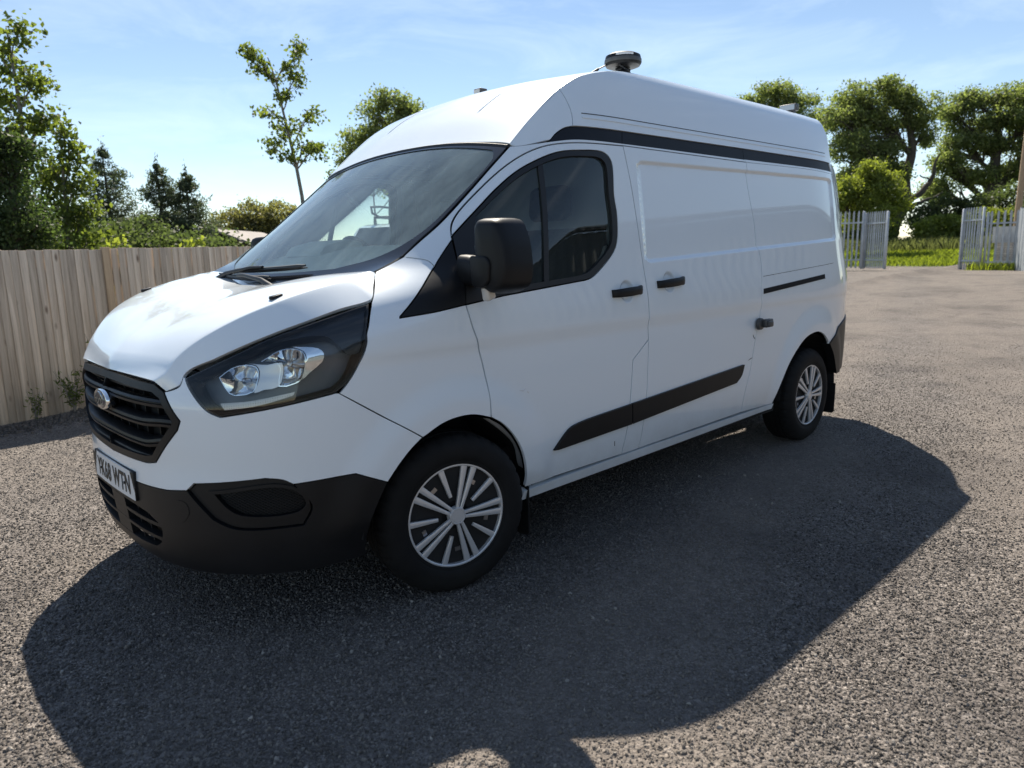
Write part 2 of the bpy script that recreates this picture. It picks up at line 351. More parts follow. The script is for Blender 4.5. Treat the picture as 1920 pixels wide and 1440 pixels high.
XP={
 'A':[(-0.1154,1.4616),(-0.1315,1.5049),(-0.1693,1.5518),(-0.3112,1.6651),(-0.4583,1.7664),(-0.568,1.8256),(-0.6683,1.8623),(-0.7615,1.8806),(-0.8694,1.8913),(-1.1867,1.9015)],
 'B1':[(-1.1867,1.9015),(-1.2208,1.7183),(-1.2444,1.5232),(-1.2609,1.3379),(-1.2717,1.2038),(-1.2825,1.0406),(-1.2897,0.9378)],
 'B2':[(-1.2897,0.9378),(-1.1583,0.8476)],
 'B3':[(-1.1583,0.8476),(-1.1391,0.6354),(-1.1236,0.5063),(-1.0859,0.3655)],
 'B4':[(-1.2897,0.9378),(-1.277,0.6313),(-1.2447,0.4255),(-1.2268,0.3674)],
 'ARd':[(-0.3745,0.3673),(-0.3733,0.4278),(-0.3535,0.5233),(-0.3063,0.6087),(-0.2367,0.6817),(-0.1652,0.7266)],
 'ARw':[(-0.1652,0.7266),(-0.0702,0.7544),(0.0105,0.7584),(0.0861,0.7475),(0.182,0.7104)],
 'DF':[(-0.1652,0.7266),(-0.1589,0.8778),(-0.122,1.0249),(-0.0871,1.1143),(-0.0649,1.1977)],
 'WN':[(-0.0649,1.1977),(-0.2734,1.2216),(-0.7539,1.2603),(-0.8114,1.2653),(-0.8644,1.2804),(-1.0312,1.389),(-1.0662,1.4422),(-1.0843,1.5631),(-1.0751,1.6557),(-1.0797,1.8172),(-1.0381,1.853),(-0.8595,1.854),(-0.7319,1.8367),(-0.6113,1.7951),(-0.4988,1.7416),(-0.3824,1.6658),(-0.2542,1.5684),(-0.1207,1.4659)],
 'GL':[(-0.1689,1.2465),(-0.7475,1.2847),(-0.8015,1.2925),(-0.8421,1.3059),(-0.9966,1.4047),(-1.0283,1.4525),(-1.0406,1.5623),(-1.0338,1.6541),(-1.0323,1.799),(-1.0017,1.8243),(-0.8527,1.8268),(-0.7328,1.8103),(-0.6167,1.7715),(-0.5026,1.7182),(-0.3889,1.6464),(-0.2508,1.5483)],
 'DIV':[(-0.6158,1.7929),(-0.6481,1.8014),(-0.5624,1.2683),(-0.5277,1.2652)],
 'C1':[(-2.4029,1.9059),(-2.426,1.7325),(-2.4699,1.5408),(-2.473,1.3978),(-2.492,1.3092),(-2.4677,1.1031),(-2.4828,1.0121),(-2.4276,0.8391),(-2.3772,0.6423),(-2.3202,0.4798),(-2.3006,0.3795)],
 'ST':[(-0.7164,1.8938),(-0.7544,1.9252),(-0.8129,1.9561),(-0.8813,1.9685),(-1.2026,1.9731),(-2.3934,1.9858),(-3.683,1.9922)],
 'SB':[(-0.7167,1.8865),(-0.8478,1.9045),(-1.1888,1.9119),(-2.3888,1.9208)],
 'WE':[(-0.5158,1.8564),(-0.414,1.7727),(-0.2483,1.6371),(-0.0946,1.5163),(-0.0012,1.4529),(0.0931,1.3895)],
 'AS':[(0.0931,1.3895),(0.0113,1.3685),(0.0034,1.3474)],
 'TR':[(0.0034,1.3474),(-0.1168,1.4551)],
 'TF':[(0.0034,1.3474),(0.2388,1.1719)],
 'TB':[(0.24,1.1682),(0.0762,1.1805),(-0.0649,1.1977)],
 'HG':[(0.3199,1.2297),(0.2684,1.2863),(0.2211,1.3359)],
 'HC':[(0.2211,1.3359),(0.1549,1.3623),(0.0931,1.3895)],
 'BG':[(0.1821,0.7084),(0.3749,0.8381),(0.4961,0.9204)],
 'HR':[(0.4961,0.9204),(0.4654,0.9511),(0.4223,1.0093),(0.3827,1.0955),(0.3803,1.1197),(0.3679,1.1449),(0.3516,1.1773),(0.3363,1.2044),(0.3199,1.2297)],
 'RA':[(-2.7001,0.3702),(-2.757,0.4613),(-2.7932,0.5183),(-2.8715,0.621),(-2.9932,0.7166),(-3.1175,0.7778),(-3.2774,0.8003),(-3.3786,0.7796),(-3.451,0.7418),(-3.5099,0.6928)],
 'CR':[(-0.5176,1.8661),(-0.6778,2.0074),(-0.8624,2.1466),(-1.0223,2.2253)],
 'RS':[(-0.5166,1.8637),(-0.5363,1.8569),(-0.6248,1.8699),(-0.7148,1.8889)],
 'SM':[(-0.8557,2.1435),(-0.8687,2.0929),(-0.8736,2.0227),(-0.8608,1.967)],
 'RL':[(-0.9168,2.0338),(-3.6187,2.0528)],
 'RU':[(-0.5549,0.499),(-0.6641,0.5843),(-0.7203,0.5997),(-1.1395,0.627),(-2.2832,0.6887),(-2.2547,0.6246),(-2.1948,0.5829),(-1.1454,0.5164),(-0.5927,0.4959)],
}
UP={
 'HLt':[(0.9809,0.9943),(0.7658,1.0929),(0.618,1.1667),(0.5015,1.2262)],
 'HLr':[(0.5015,1.2262),(0.4662,1.2044),(0.4338,1.1773),(0.3985,1.1449),(0.3842,1.1197),(0.3784,1.0955),(0.4171,1.0093),(0.4573,0.9511),(0.4942,0.9234)],
 'HLb':[(0.4942,0.9234),(0.6587,0.8943),(0.8486,0.864)],
 'HLi':[(0.8486,0.864),(0.8875,0.8822),(0.9395,0.9343),(0.9709,0.9736),(0.9809,0.9943)],
 'GR':[(1.5521,0.9746),(1.3833,0.9724),(1.1241,0.9639),(1.0664,0.9413),(0.994,0.8454),(1.0103,0.8115),(1.15,0.6743),(1.2093,0.6623),(1.5493,0.6491)],
 'BAR':[(1.3801,0.8969),(1.0626,0.902),(1.2091,0.8183),(1.0252,0.8334),(1.2662,0.7256),(1.097,0.7533),(1.3232,0.6753),(1.1325,0.7118)],
 'BL':[(0.3423,0.5689),(0.4507,0.6224),(0.6468,0.6137),(0.6778,0.6327),(0.7303,0.6428),(0.9739,0.6191),(1.005,0.5907),(1.1004,0.5791),(1.3065,0.5727)],
 'FO':[(1.005,0.5907),(0.9739,0.6191),(0.7303,0.6428),(0.6778,0.6327),(0.6468,0.6137),(0.5956,0.5232),(0.6252,0.4571),(0.8416,0.4599),(0.9118,0.491)],
 'FI':[(0.9018,0.5844),(0.6958,0.6054),(0.633,0.5787),(0.613,0.5361),(0.6378,0.5097),(0.8192,0.5082),(0.8605,0.5335)],
 'CAP':[(1.0938,0.5279),(1.0452,0.5499),(1.0104,0.5408),(1.0037,0.5075),(1.0469,0.4643)],
 'HE':[(1.066,0.9395),(1.0259,0.9547),(0.9973,0.9688),(0.9849,1.0029),(0.8694,1.0585),(0.7672,1.1032),(0.6906,1.1405),(0.6286,1.1748),(0.5706,1.2092),(0.5186,1.2352),(0.6357,1.2863),(0.7473,1.3339)],
 'BGu':[(0.4856,0.9223),(0.3706,0.8381),(0.1886,0.7114)],
 'R1':[(0.8597,0.9994),(0.8194,1.0293),(0.7706,1.0412),(0.7385,1.0335),(0.7291,1.0153),(0.7347,0.9747),(0.7466,0.9484),(0.7956,0.9375),(0.8225,0.9449),(0.8496,0.982)],
 'R2':[(0.7217,1.0507),(0.6625,1.087),(0.6177,1.0903),(0.59,1.0783),(0.581,1.0563),(0.5952,0.9839),(0.6186,0.9676),(0.6681,0.9622),(0.6609,1.0194),(0.6725,1.0435)],
 'RB1':[(0.7639,1.0464),(0.7005,1.0376),(0.6564,1.0428),(0.6681,0.9622),(0.7145,0.9541),(0.7451,0.9448),(0.7331,0.9746),(0.7258,1.0152),(0.7368,1.037)],
 'RB2':[(0.6226,1.0976),(0.5398,1.0859),(0.5225,1.0666),(0.5296,1.034),(0.5731,1.0003),(0.5937,0.9819),(0.5778,1.0561),(0.5866,1.0799)],
 'DRL':[(0.8514,0.9114),(0.7521,0.9184),(0.62,0.9404),(0.6254,0.9281),(0.7369,0.8997),(0.8383,0.888)],
}
def rbox(x,z,x0,x1,z0,z1,r):
    qx=abs(x-(x0+x1)/2)-(x1-x0)/2+r; qz=abs(z-(z0+z1)/2)-(z1-z0)/2+r
    return min(max(qx,qz),0)+math.hypot(max(qx,0),max(qz,0))-r
def press(x,z):
    d=0
    if x<-1.2 and 1.25<z<1.95:
        zz=z-(.0 if x>-1.29 else (-1.29-x)*.045)          # pressed window panel, lower edge climbs to the rear
        d+=.014*smooth(.0,-.022,rbox(x,zz,-3.72,-1.285,1.325,1.842-(-1.29-x)*.028,.05))
    for hx,hz in ((-1.105,1.196),(-1.475,1.226)): d+=.014*smooth(.058,.036,math.hypot(x-hx,z-hz))
    return d
def pressrows():
    out=[]
    for x in np.arange(-3.9,-1.25,.02):
        prev=None
        for z in np.arange(1.28,1.93,.0035):
            zz=z-(.0 if x>-1.29 else (-1.29-x)*.045); d=rbox(x,zz,-3.72,-1.285,1.325,1.842-(-1.29-x)*.028,.05)
            if -.026<d<.004: out.append((x,z+.0005))
    for hx,hz in ((-1.105,1.196),(-1.475,1.226)):
        for r in np.arange(.03,.064,.005):
            for a in np.arange(0,6.28,.25): out.append((hx+r*math.cos(a),hz+r*math.sin(a)))
    return np.array(out)
PR=pressrows()
def flank(x,z): return (x,ys(x,z)-press(x,z),z)
NORMSIGN[flank]=-1; NORMSIGN[side]=-1
ST=XP
van=empty('van',(0,0,0)); tag(van,'white high-roof panel van with black lower bumper and side trims parked on the gravel','van')
# --- doors and flanks
zr=lambda z:-4.3+.1*max(0,z-1)+.47*smooth(1.86,2.04,z)   # the high roof's tail is set forward of the doors
dr,dr2=None,None
door_loop=path(ST['A'],ST['B1'],ST['B2'],ST['B3'],[ST['B3'][-1],ST['ARd'][0]],ST['ARd'],ST['DF'],ST['WN'][:2],ST['WN'][1:])
fd,fd2=panel('front_door',door_loop,flank,M['paint'],van,.03,mirror=True,extra=PR,gap=.0042)
wn=path([ST['WN'][-1],ST['WN'][0]],ST['WN'][:2],ST['WN'][1:])
gl=path([ST['GL'][-1],(-.1895,1.40),ST['GL'][0]],ST['GL'][:2],ST['GL'][1:])
panel('window_frame',[wn,gl],flank,M['seal'],fd,.03,off=.0015,flange=.016,lip=False,mirror=True,parent2=fd2)
panel('window_glass',offset(gl,-.006) if area(gl)>0 else offset(gl,.006),flank,M['sg'],fd,.05,off=-.012,flange=0,mirror=True,parent2=fd2)
panel('window_divider',path(*[[ST['DIV'][i],ST['DIV'][(i+1)%4]] for i in range(4)]),flank,M['seal'],fd,.05,off=-.004,flange=.012,lip=False,mirror=True,parent2=fd2)
slide_loop=path([ST['A'][-1],ST['C1'][0]],ST['C1'],[ST['C1'][-1],ST['B4'][-1]],rev(ST['B4']),rev(ST['B1']))
sd,sd2=panel('sliding_door',slide_loop,flank,M['paint'],van,.03,mirror=True,name2='side_panel',lipd=.001,extra=PR,gap=.0028)
panel('filler_panel',path(ST['B2'],ST['B3'],[ST['B3'][-1],ST['B4'][-1]],rev(ST['B4'])),flank,M['paint'],van,.03,mirror=True,lipd=.002)
rear_x=[(-4.10,1.915),(-4.20,1.80),(-4.24,1.6),(-4.27,1.3),(-4.30,1.0),(-4.30,.85)]
RB=[(-3.499,.6942),(-3.62,.745),(-3.80,.80),(-4.05,.835),(-4.3,.85)]
qp_loop=path([ST['C1'][0],(-3.2,1.918),rear_x[0]],rear_x,rev(RB),rev(ST['RA']),[ST['RA'][0],ST['C1'][-1]],rev(ST['C1']))
panel('rear_quarter',qp_loop,flank,M['paint'],van,.028,mirror=True,lipd=.003,extra=PR)
# sliding door rail slot on the rear quarter
panel('rail_slot',path([(-2.492,1.142),(-3.41,1.201)],[(-3.41,1.201),(-3.41,1.168)],[(-3.41,1.168),(-2.490,1.108)],[(-2.490,1.108),(-2.492,1.142)]),flank,M['gap'],van,.05,off=.0015,flange=.003,lip=False,mirror=True)
panel('rail_edge',path([(-2.492,1.112),(-3.41,1.172)],[(-3.41,1.172),(-3.41,1.166)],[(-3.41,1.166),(-2.490,1.106)],[(-2.490,1.106),(-2.492,1.112)]),flank,M['plastic'],van,.05,off=.004,flange=.004,lip=False,mirror=True)
panel('rail_cover_line',path([(-2.50,1.2175),(-3.60,1.2735)],[(-3.60,1.2735),(-3.60,1.2710)],[(-3.60,1.2710),(-2.50,1.2150)],[(-2.50,1.2150),(-2.50,1.2175)]),flank,M['gap'],van,.05,off=.001,flange=0,lip=False,gap=0,mirror=True)
# sill under the doors
sill=path([(-.372,.352),(-1.2,.364),(-2.715,.372)],[(-2.715,.372),(-2.70,.335)],[(-2.70,.335),(-1.3,.315),(-.368,.305)],[(-.368,.305),(-.372,.352)])
panel('sill',sill,flank,M['paint'],van,.03,off=.004,mirror=True,flange=.05,lip=False)
# black rub strips on the doors
ru=ST['RU']; xm=-1.1355
left_piece=path([ru[8],ru[0]],ru[:4],[ru[3],ru[7]],[ru[7],ru[8]])
right_piece=path([(ru[3][0]-.004,ru[3][1]),ru[4]],ru[4:7],[ru[6],(ru[7][0]-.004,ru[7][1])],[(ru[7][0]-.004,ru[7][1]),(ru[3][0]-.004,ru[3][1])])
panel('rub_strip',left_piece,flank,M['plastic'],fd,.03,off=.014,flange=.02,lip=False,mirror=True,parent2=fd2)
panel('rub_strip',right_piece,flank,M['plastic'],sd,.03,off=.014,flange=.02,lip=False,mirror=True,parent2=sd2)
# black strip under the high roof, in three lengths
stt=ST['ST']; sb=ST['SB']; e1=(-3.72,1.995); e0=(-3.77,1.930)
seg1=path([sb[0],stt[0]],stt[:5],[stt[4],sb[2]],rev(sb[:3]))
seg2=path([stt[4],stt[5]],[stt[5],sb[3]],[sb[3],sb[2]],[sb[2],stt[4]])
seg3=path([stt[5],e1],[e1,e0],[e0,(-3.6,1.930),sb[3]],[sb[3],stt[5]])
for sgm in (seg1,seg2,seg3): panel('roof_strip',sgm,flank,M['gloss'],van,.04,off=-.006,flange=.006,mirror=True)
# cant rail and windscreen pillar
rail=path(rev(ST['WE']),[ST['WE'][0],ST['RS'][1],sb[0]],sb,[sb[3],ST['C1'][0]],[ST['C1'][0],ST['A'][-1]],rev(ST['A']),rev(ST['TR']),rev(ST['AS']))
panel('pillar',rail,flank,M['paint2'],van,.03,mirror=True,lipd=.002)
panel('cant_rail',path([sb[3],(-3.2,1.930),(zr(1.93),1.933)],[(zr(1.93),1.933),rear_x[0]],[rear_x[0],(-3.2,1.918),ST['C1'][0]],[ST['C1'][0],sb[3]]),flank,M['paint2'],van,.03,mirror=True,gap=.0005)
# wing
wing=path(ST['HG'],ST['HC'],ST['AS'],ST['TF'],ST['TB'],rev(ST['DF']),ST['ARw'],ST['BG'],ST['HR'])
panel('wing',wing,flank,M['paint'],van,.022,mirror=True,lipd=.002,gap=.003)
tri=path(ST['TR'],[ST['A'][0],ST['DF'][-1]],rev(ST['TB']),[ST['TB'][0],ST['TF'][1]],rev(ST['TF']))
panel('wing_trim',tri,flank,M['plastic'],van,.03,off=.001,mirror=True)
# high roof flank
CRp=ST['CR']+[(-1.3,2.285),(-1.6,2.300),(-2.4,2.315),(-3.1,2.322),(-3.70,2.314)]
rlz=lambda x:2.0338+(-.9168-x)*.0082
SM=ST['SM']
rsf=path(CRp[:3],SM,[SM[-1],stt[2],stt[1],stt[0]],[stt[0],ST['RS'][1],ST['CR'][0]])
panel('roof_corner',rsf,flank,M['paint2'],van,.025,mirror=True,lipd=.001)
re_=[(zr(z),z) for z in (2.312,2.2,2.1,2.0)]; re_[0]=CRp[-1]
rsu=path([SM[0]]+CRp[3:],re_,[re_[-1],(e1[0],e1[1])],[e1,stt[5]],rev(stt[4:6]),[stt[4],stt[3],SM[-1]],rev(SM))
panel('roof_side',rsu,flank,M['paint2'],van,.03,mirror=True,lipd=.002)
for dz,mm in ((0,'gap'),):
    a=[(-.93,rlz(-.93)),(-3.62,rlz(-3.62))]; panel('roof_swage',path(a,[a[1],(a[1][0],a[1][1]-.004)],[(a[1][0],a[1][1]-.004),(a[0][0],a[0][1]-.004)],[(a[0][0],a[0][1]-.004),a[0]]),flank,M['seal'],van,.05,off=.0012,flange=0,gap=0,mirror=True)
    b=[(-.93,rlz(-.93)-.016),(-3.62,rlz(-3.62)-.016)]; panel('roof_swage',path(b,[b[1],(b[1][0],b[1][1]-.009)],[(b[1][0],b[1][1]-.009),(b[0][0],b[0][1]-.009)],[(b[0][0],b[0][1]-.009),b[0]]),flank,M['paint2'],van,.05,off=.004,flange=.004,lip=False,gap=0,mirror=True)
panel('rear_strip',path([e1,re_[-1]],[re_[-1],(zr(1.93),1.933)],[(zr(1.93),1.933),e0],[e0,e1]),flank,M['paint2'],van,.03,mirror=True)

# --- bonnet, windscreen, roof: lofts between a centre line and an edge line
def crv(P):
    n=len(P); fs=[pch(list(range(n)),[p[k] for p in P]) for k in range(3)]
    return lambda s:Vector((fs[0](s),fs[1](s),fs[2](s)))
def bsp(C,t):
    """clamped quadratic B-spline"""
    n=len(C)-1; k=n-1; x=min(max(t,0),1)*k; i=min(int(x),k-1); f=x-i
    kn=[0,0]+list(range(k+1))+[k,k]
    def w(i_,p_,x_):
        if p_==0: return 1. if kn[i_]<=x_<kn[i_+1] else 0.
        a=kn[i_+p_]-kn[i_]; b=kn[i_+p_+1]-kn[i_+1]; r=0
        if a: r+=(x_-kn[i_])/a*w(i_,p_-1,x_)
        if b: r+=(kn[i_+p_+1]-x_)/b*w(i_+1,p_-1,x_)
        return r
    x=min(x,k-1e-9); return sum((C[j]*w(j,2,x) for j in range(n+1)),Vector((0,0,0)))
def onside(x,z): return Vector(flank(x,z))
hE=[Vector(side(u,z)) for u,z in UP['HE']]
hl_=[0]
for i in range(1,len(hE)): hl_.append(hl_[-1]+(hE[i]-hE[i-1]).length)
hl_=[t/hl_[-1] for t in hl_]
keys=[0,2,3,5,7,9,10,11]; tk=[hl_[i] for i in keys]
def crvt(ts,P):
    fs=[pch(ts,[p[k] for p in P]) for k in range(3)]; return lambda s:Vector((fs[0](s),fs[1](s),fs[2](s)))
bE=crvt(hl_,hE)
bC=crvt(tk,[(.980,0,.978),(.972,0,1.0),(.945,0,1.042),(.82,0,1.145),(.63,0,1.232),(.42,0,1.276),(.32,0,1.286),(.235,0,1.288)])
bK=crvt(tk,[hE[i]+Vector(d) for i,d in zip(keys,((.022,-.070,.034),(.020,-.068,.046),(.014,-.060,.048),(.020,-.095,.080),(.020,-.100,.090),(.030,-.120,.084),(.020,-.085,.044),(-.005,-.05,.003)))])
def bonnet(s,v):
    a=abs(v); C,K,E=bC(s),bK(s),bE(s); Mm=C.lerp(K,.55); Mm.z=max(C.z,K.z)*.5+Mm.z*.5
    p=bsp([C,Vector((C.x*.8+K.x*.2,C.y*.75+K.y*.25,C.z)),Mm,K,K.lerp(E,.22)+Vector((.001,.003,.003)),E],a)
    return Vector((p.x,math.copysign(p.y,v),p.z))
bon=bonnet
def grid(name,fn,us,vs,m,parent,sign=1):
    V=[];Nn=[];F=[];nu,nv=len(us),len(vs)
    for u in us:
        for v in vs:
            P=Vector(fn(u,v)); e=1e-3
            u0,u1=max(us[0],u-e),min(us[-1],u+e); v0,v1=max(vs[0],v-e),min(vs[-1],v+e)
            n=(Vector(fn(u1,v))-Vector(fn(u0,v))).cross(Vector(fn(u,v1))-Vector(fn(u,v0))); V.append(P); Nn.append(n.normalized()*sign)
    for i in range(nu-1):
        for j in range(nv-1):
            f=(i*nv+j,(i+1)*nv+j,(i+1)*nv+j+1,i*nv+j+1); F.append(f if sign>0 else tuple(reversed(f)))
    return V,F,Nn
def skirt(V,F,Nn,loop,depth,inn=.0):
    """folded edge round an open sheet"""
    n=len(loop); k=len(V)
    for i in range(n):
        P=V[loop[i]]; nn=Nn[loop[i]]; tg=(V[loop[(i+1)%n]]-V[loop[i-1]]); tg=tg.normalized() if tg.length>1e-9 else Vector((1,0,0)); on=tg.cross(nn)
        V.append(P.copy()); Nn.append(on); V.append(P-nn*depth); Nn.append(on)
    for i in range(n):
        a,b=k+2*i,k+2*((i+1)%n); F.append((a,a+1,b+1,b))
def border(nu,nv):
    return [i*nv for i in range(nu)]+[(nu-1)*nv+j for j in range(1,nv)]+[i*nv+nv-1 for i in range(nu-2,-1,-1)]+[j for j in range(nv-2,0,-1)]
us=list(np.linspace(0.012,.995,60)); vs=list(np.linspace(-.994,.994,81))
V,F,Nn=grid('bonnet',bon,us,vs,None,None,1)
if Nn[len(us)//2*len(vs)+len(vs)//2].z<0: Nn=[-n for n in Nn]; F=[tuple(reversed(f)) for f in F]
skirt(V,F,Nn,border(len(us),len(vs)),.016); bonnet_o=mesh('bonnet',V,F,M['paint2'],van,True,None,Nn)
# windscreen
wE=crv([Vector(flank(.2202,1.3358))]+[onside(x,z) for x,z in rev(ST['WE'])])
def wcen(t): return Vector((.345-.845*t,0,1.262+.663*t+.022*math.sin(math.pi*t)))
def screen(t,v):
    E=wE(t*6); C=wcen(t); a=abs(v); k=1-a**2.3; p=E.lerp(C,k); y=E.y*(a*(1.0)); return Vector((p.x,math.copysign(y,v),p.z))
scr=lambda t,v:screen(t,v)
NORMSIGN[screen]=1
P,n=ev(screen,.5,.0)
if n.x<0: NORMSIGN[screen]=-1
outer=path([(0.0,-.985),(0.0,.985)],[(0.0,.985),(.985,.985)],[(.985,.985),(.985,-.985)],[(.985,-.985),(0,-.985)],res=.03)
clear=path([(.105,-.62),(.095,0),(.105,.62)],[(.105,.62),(.165,.82),(.30,.925),(.6,.958),(.88,.955),(.950,.90)],[(.950,.90),(.965,.5),(.965,-.5),(.950,-.90)],[(.950,-.90),(.88,-.955),(.6,-.958),(.3,-.925),(.165,-.82),(.105,-.62)],res=.03)
panel('windscreen_frit',[outer,clear],screen,M['frit'],van,.05,off=.0,flange=.006,lip=False,gap=.003)
panel('windscreen',outer,screen,M['ws'],van,.05,off=-.004,flange=0,gap=.003)
# roof
rE=crv([onside(x,z) for x,z in CRp])
rc=[(-.500,1.928),(-.655,2.068),(-.84,2.192),(-1.01,2.270),(-1.3,2.326),(-1.6,2.350),(-2.4,2.382),(-3.1,2.386),(-3.77,2.372)]
rC=crv([(x,0,z) for x,z in rc])
def roof(s,v):
    a=abs(v); C,E=rC(s*8),rE(s*8); T=Vector((E.x*.6+C.x*.4,E.y*.80,C.z*.42+E.z*.58))
    p=bsp([C,Vector((C.x,E.y*.4,C.z-.004)),T,E.lerp(T,.28)+Vector((0,.002,.004)),E],a); return Vector((p.x,math.copysign(p.y,v),p.z))
us=list(np.linspace(.003,.999,70)); vs=list(np.linspace(-.996,.996,61))
V,F,Nn=grid('roof',roof,us,vs,None,None,1)
if Nn[len(us)//2*len(vs)+len(vs)//2].z<0: Nn=[-n for n in Nn]; F=[tuple(reversed(f)) for f in F]
skirt(V,F,Nn,border(len(us),len(vs)),.014); roof_o=mesh('roof',V,F,M['paint2'],van,True,None,Nn)
# dark backing strip beneath the roof seam
mb=MB(); mb.tube([rE(8*s)-Vector((0,.012,.02)) for s in np.linspace(0,1,60)],.014,6); mb.tube([(lambda q:Vector((q.x,-q.y,q.z)))(rE(8*s)-Vector((0,.012,.02))) for s in np.linspace(0,1,60)],.014,6); mb.out('roof_seam',M['seal'],van)
mb=MB(); mb.tube([screen(.99,v)+Vector((-.012,0,.0)) for v in np.linspace(-.98,.98,40)],.013,6); mb.out('screen_seal',M['seal'],van)
# pressed beads on the roof
for y in (-.2,.2):
    mb=MB(); k=abs(y)/.775
    pts=[roof(s,math.copysign(k*1.0,y)) for s in np.linspace(.14,.34,14)]
    mb.tube([p+Vector((0,0,-.001)) for p in pts],[.001]+[.0042]*12+[.001],6); mb.out('roof_bead',M['paint2'],roof_o,60)
# rear doors close the back
def rearc(y,z): return (zr(z)-.035*(1-(abs(y)/.75)**2.5)+.004,y,z)
NORMSIGN[rearc]=1
if ev(rearc,.3,1.2)[1].x>0: NORMSIGN[rearc]=-1
yw=lambda z: ys(zr(z),z)-.004
for sgn,nm in ((1,'rear_door'),(-1,'rear_door')):
    zz=[.5,.8,1.2,1.6,1.80]; a=[(sgn*.004,z) for z in zz]; b=[(sgn*(yw(max(z,.85))-.02),z) for z in zz]
    rd=panel(nm,path([a[0],a[-1]],[a[-1],b[-1]],rev(b),[b[0],a[0]],res=.03),rearc,M['paint2'],van,.06,flange=.03,lip=False)

V=[];F=[]
zs_=[1.78,1.84,1.90,1.95,2.0,2.05,2.12,2.2,2.28]
for z in zs_:
    x=zr(z)+.03; yv=ys(zr(z),z)-.04
    for k in range(13): V.append((x-.02*(1-(k/6-1)**2),yv*(k/6-1),z))
for i in range(len(zs_)-1):
    for j in range(12): F.append((i*13+j,i*13+j+1,i*13+14+j,i*13+13+j))
mb=MB(); mb.add(V,F); mb.out('tail_panel',M['paint2'],van,50)
# --- nose: bumper, grille, lamps (chart "side", u=pi/2 is the centre line, pi-u the other side)
PI=math.pi
U=UP
def mir(P): return [(PI-u,z) for u,z in reversed(P)]
def sym(left):
    """close a half outline given from the centre top round the left to the centre bottom"""
    return left+mir(left)
gq=U['GR']; gr=[(PI/2,.9745),(1.383,.9725),gq[2],gq[3],gq[4],gq[5],gq[6],gq[7],(PI/2,.649)]
grl=path(gr[:3],gr[2:4],gr[3:5],gr[4:6],gr[5:7],gr[6:8],gr[7:])
BGu=U['BGu']
arcw=[BGu[-1],(.2396,.6760),(.2935,.626),U['BL'][0]]
BL=U['BL']; bl_c=[BL[-2],BL[-1],(PI/2,.572)]
white=path(rev(gr[7:]),rev(gr[6:8]),rev(gr[5:7]),rev(gr[4:6]),rev(gr[3:5]),[gr[3]]+[(u_,z_-.003) for u_,z_ in U['HE'][1:3]]+[(U['HE'][3][0]+.004,U['HE'][3][1]-.006)],rev(U['HLi']),rev(U['HLb']),BGu,arcw,BL[:2],BL[1:3],BL[2:5],BL[4:6],BL[5:7],BL[6:8],bl_c)
bumper=panel('front_bumper',sym(white),side,M['paint'],van,.022,lipd=.001)
FO=U['FO']
arcb=[BL[0],(.385,.49),(.415,.42),(.425,.35),(.425,.290)]
blk=path(rev(bl_c),[BL[7],FO[0]],[FO[0],FO[8]],rev(FO[6:9]),rev(FO[4:7]),rev(BL[1:3]),rev(BL[:2]),arcb,[arcb[-1],(.60,.276),(.9,.272),(1.2,.262),(PI/2,.252)])
# lower grille opening
lo_=path([(PI/2,.470),(1.36,.470),(1.245,.462)],[(1.245,.462),(1.165,.42),(1.185,.360),(1.235,.330)],[(1.235,.330),(1.4,.316),(PI/2,.312)])
low=panel('lower_bumper',[sym(blk),sym(lo_)],side,M['plastic'],van,.022,flange=.03,lip=False)
def strip(name,fn,us_,zfn,h,d,m,parent,off=0.,prof=None):
    """bar of rectangular section following the nose at height zfn(u)"""
    prof=prof or [(-.5,0),(-.5,1),(.5,1),(.5,0)]
    V=[];F=[];k=len(prof)
    for u in us_:
        for a,b in prof:
            P,n=ev(fn,u,zfn(u)+a*h,0); V.append(P+n*(off-d*(1-b)))
    n_=len(us_)
    for i in range(n_-1):
        for j in range(k): F.append((i*k+j,i*k+(j+1)%k,(i+1)*k+(j+1)%k,(i+1)*k+j))
    F.append(tuple(range(k))); F.append(tuple(range((n_-1)*k,n_*k)))
    mb=MB(); mb.add(V,F); return mb.out(name,m,parent,40)
lin=lambda a,b,n:list(np.linspace(a,b,n))
panel('lower_grille_back',sym(path([(PI/2,.48),(1.36,.48),(1.2,.47),(1.14,.41),(1.16,.345),(1.22,.312),(1.4,.300),(PI/2,.296)])),side,M['gap'],low,.05,off=-.06,flange=0)
for z in (.425,.368): strip('lower_slat',side,lin(1.17,PI-1.17,40),lambda u,z=z:z,.014,.03,M['plastic'],low,-.004)
for u0 in (1.47,): 
    strip('lower_post',side,lin(PI/2-.085,PI/2+.085,8),lambda u:.391,.158,.03,M['plastic'],low,-.001)
for u0 in (1.30,1.40,PI-1.30,PI-1.40): strip('lower_rib',side,lin(u0-.004,u0+.004,2),lambda u:.391,.155,.02,M['plastic'],low,-.02)
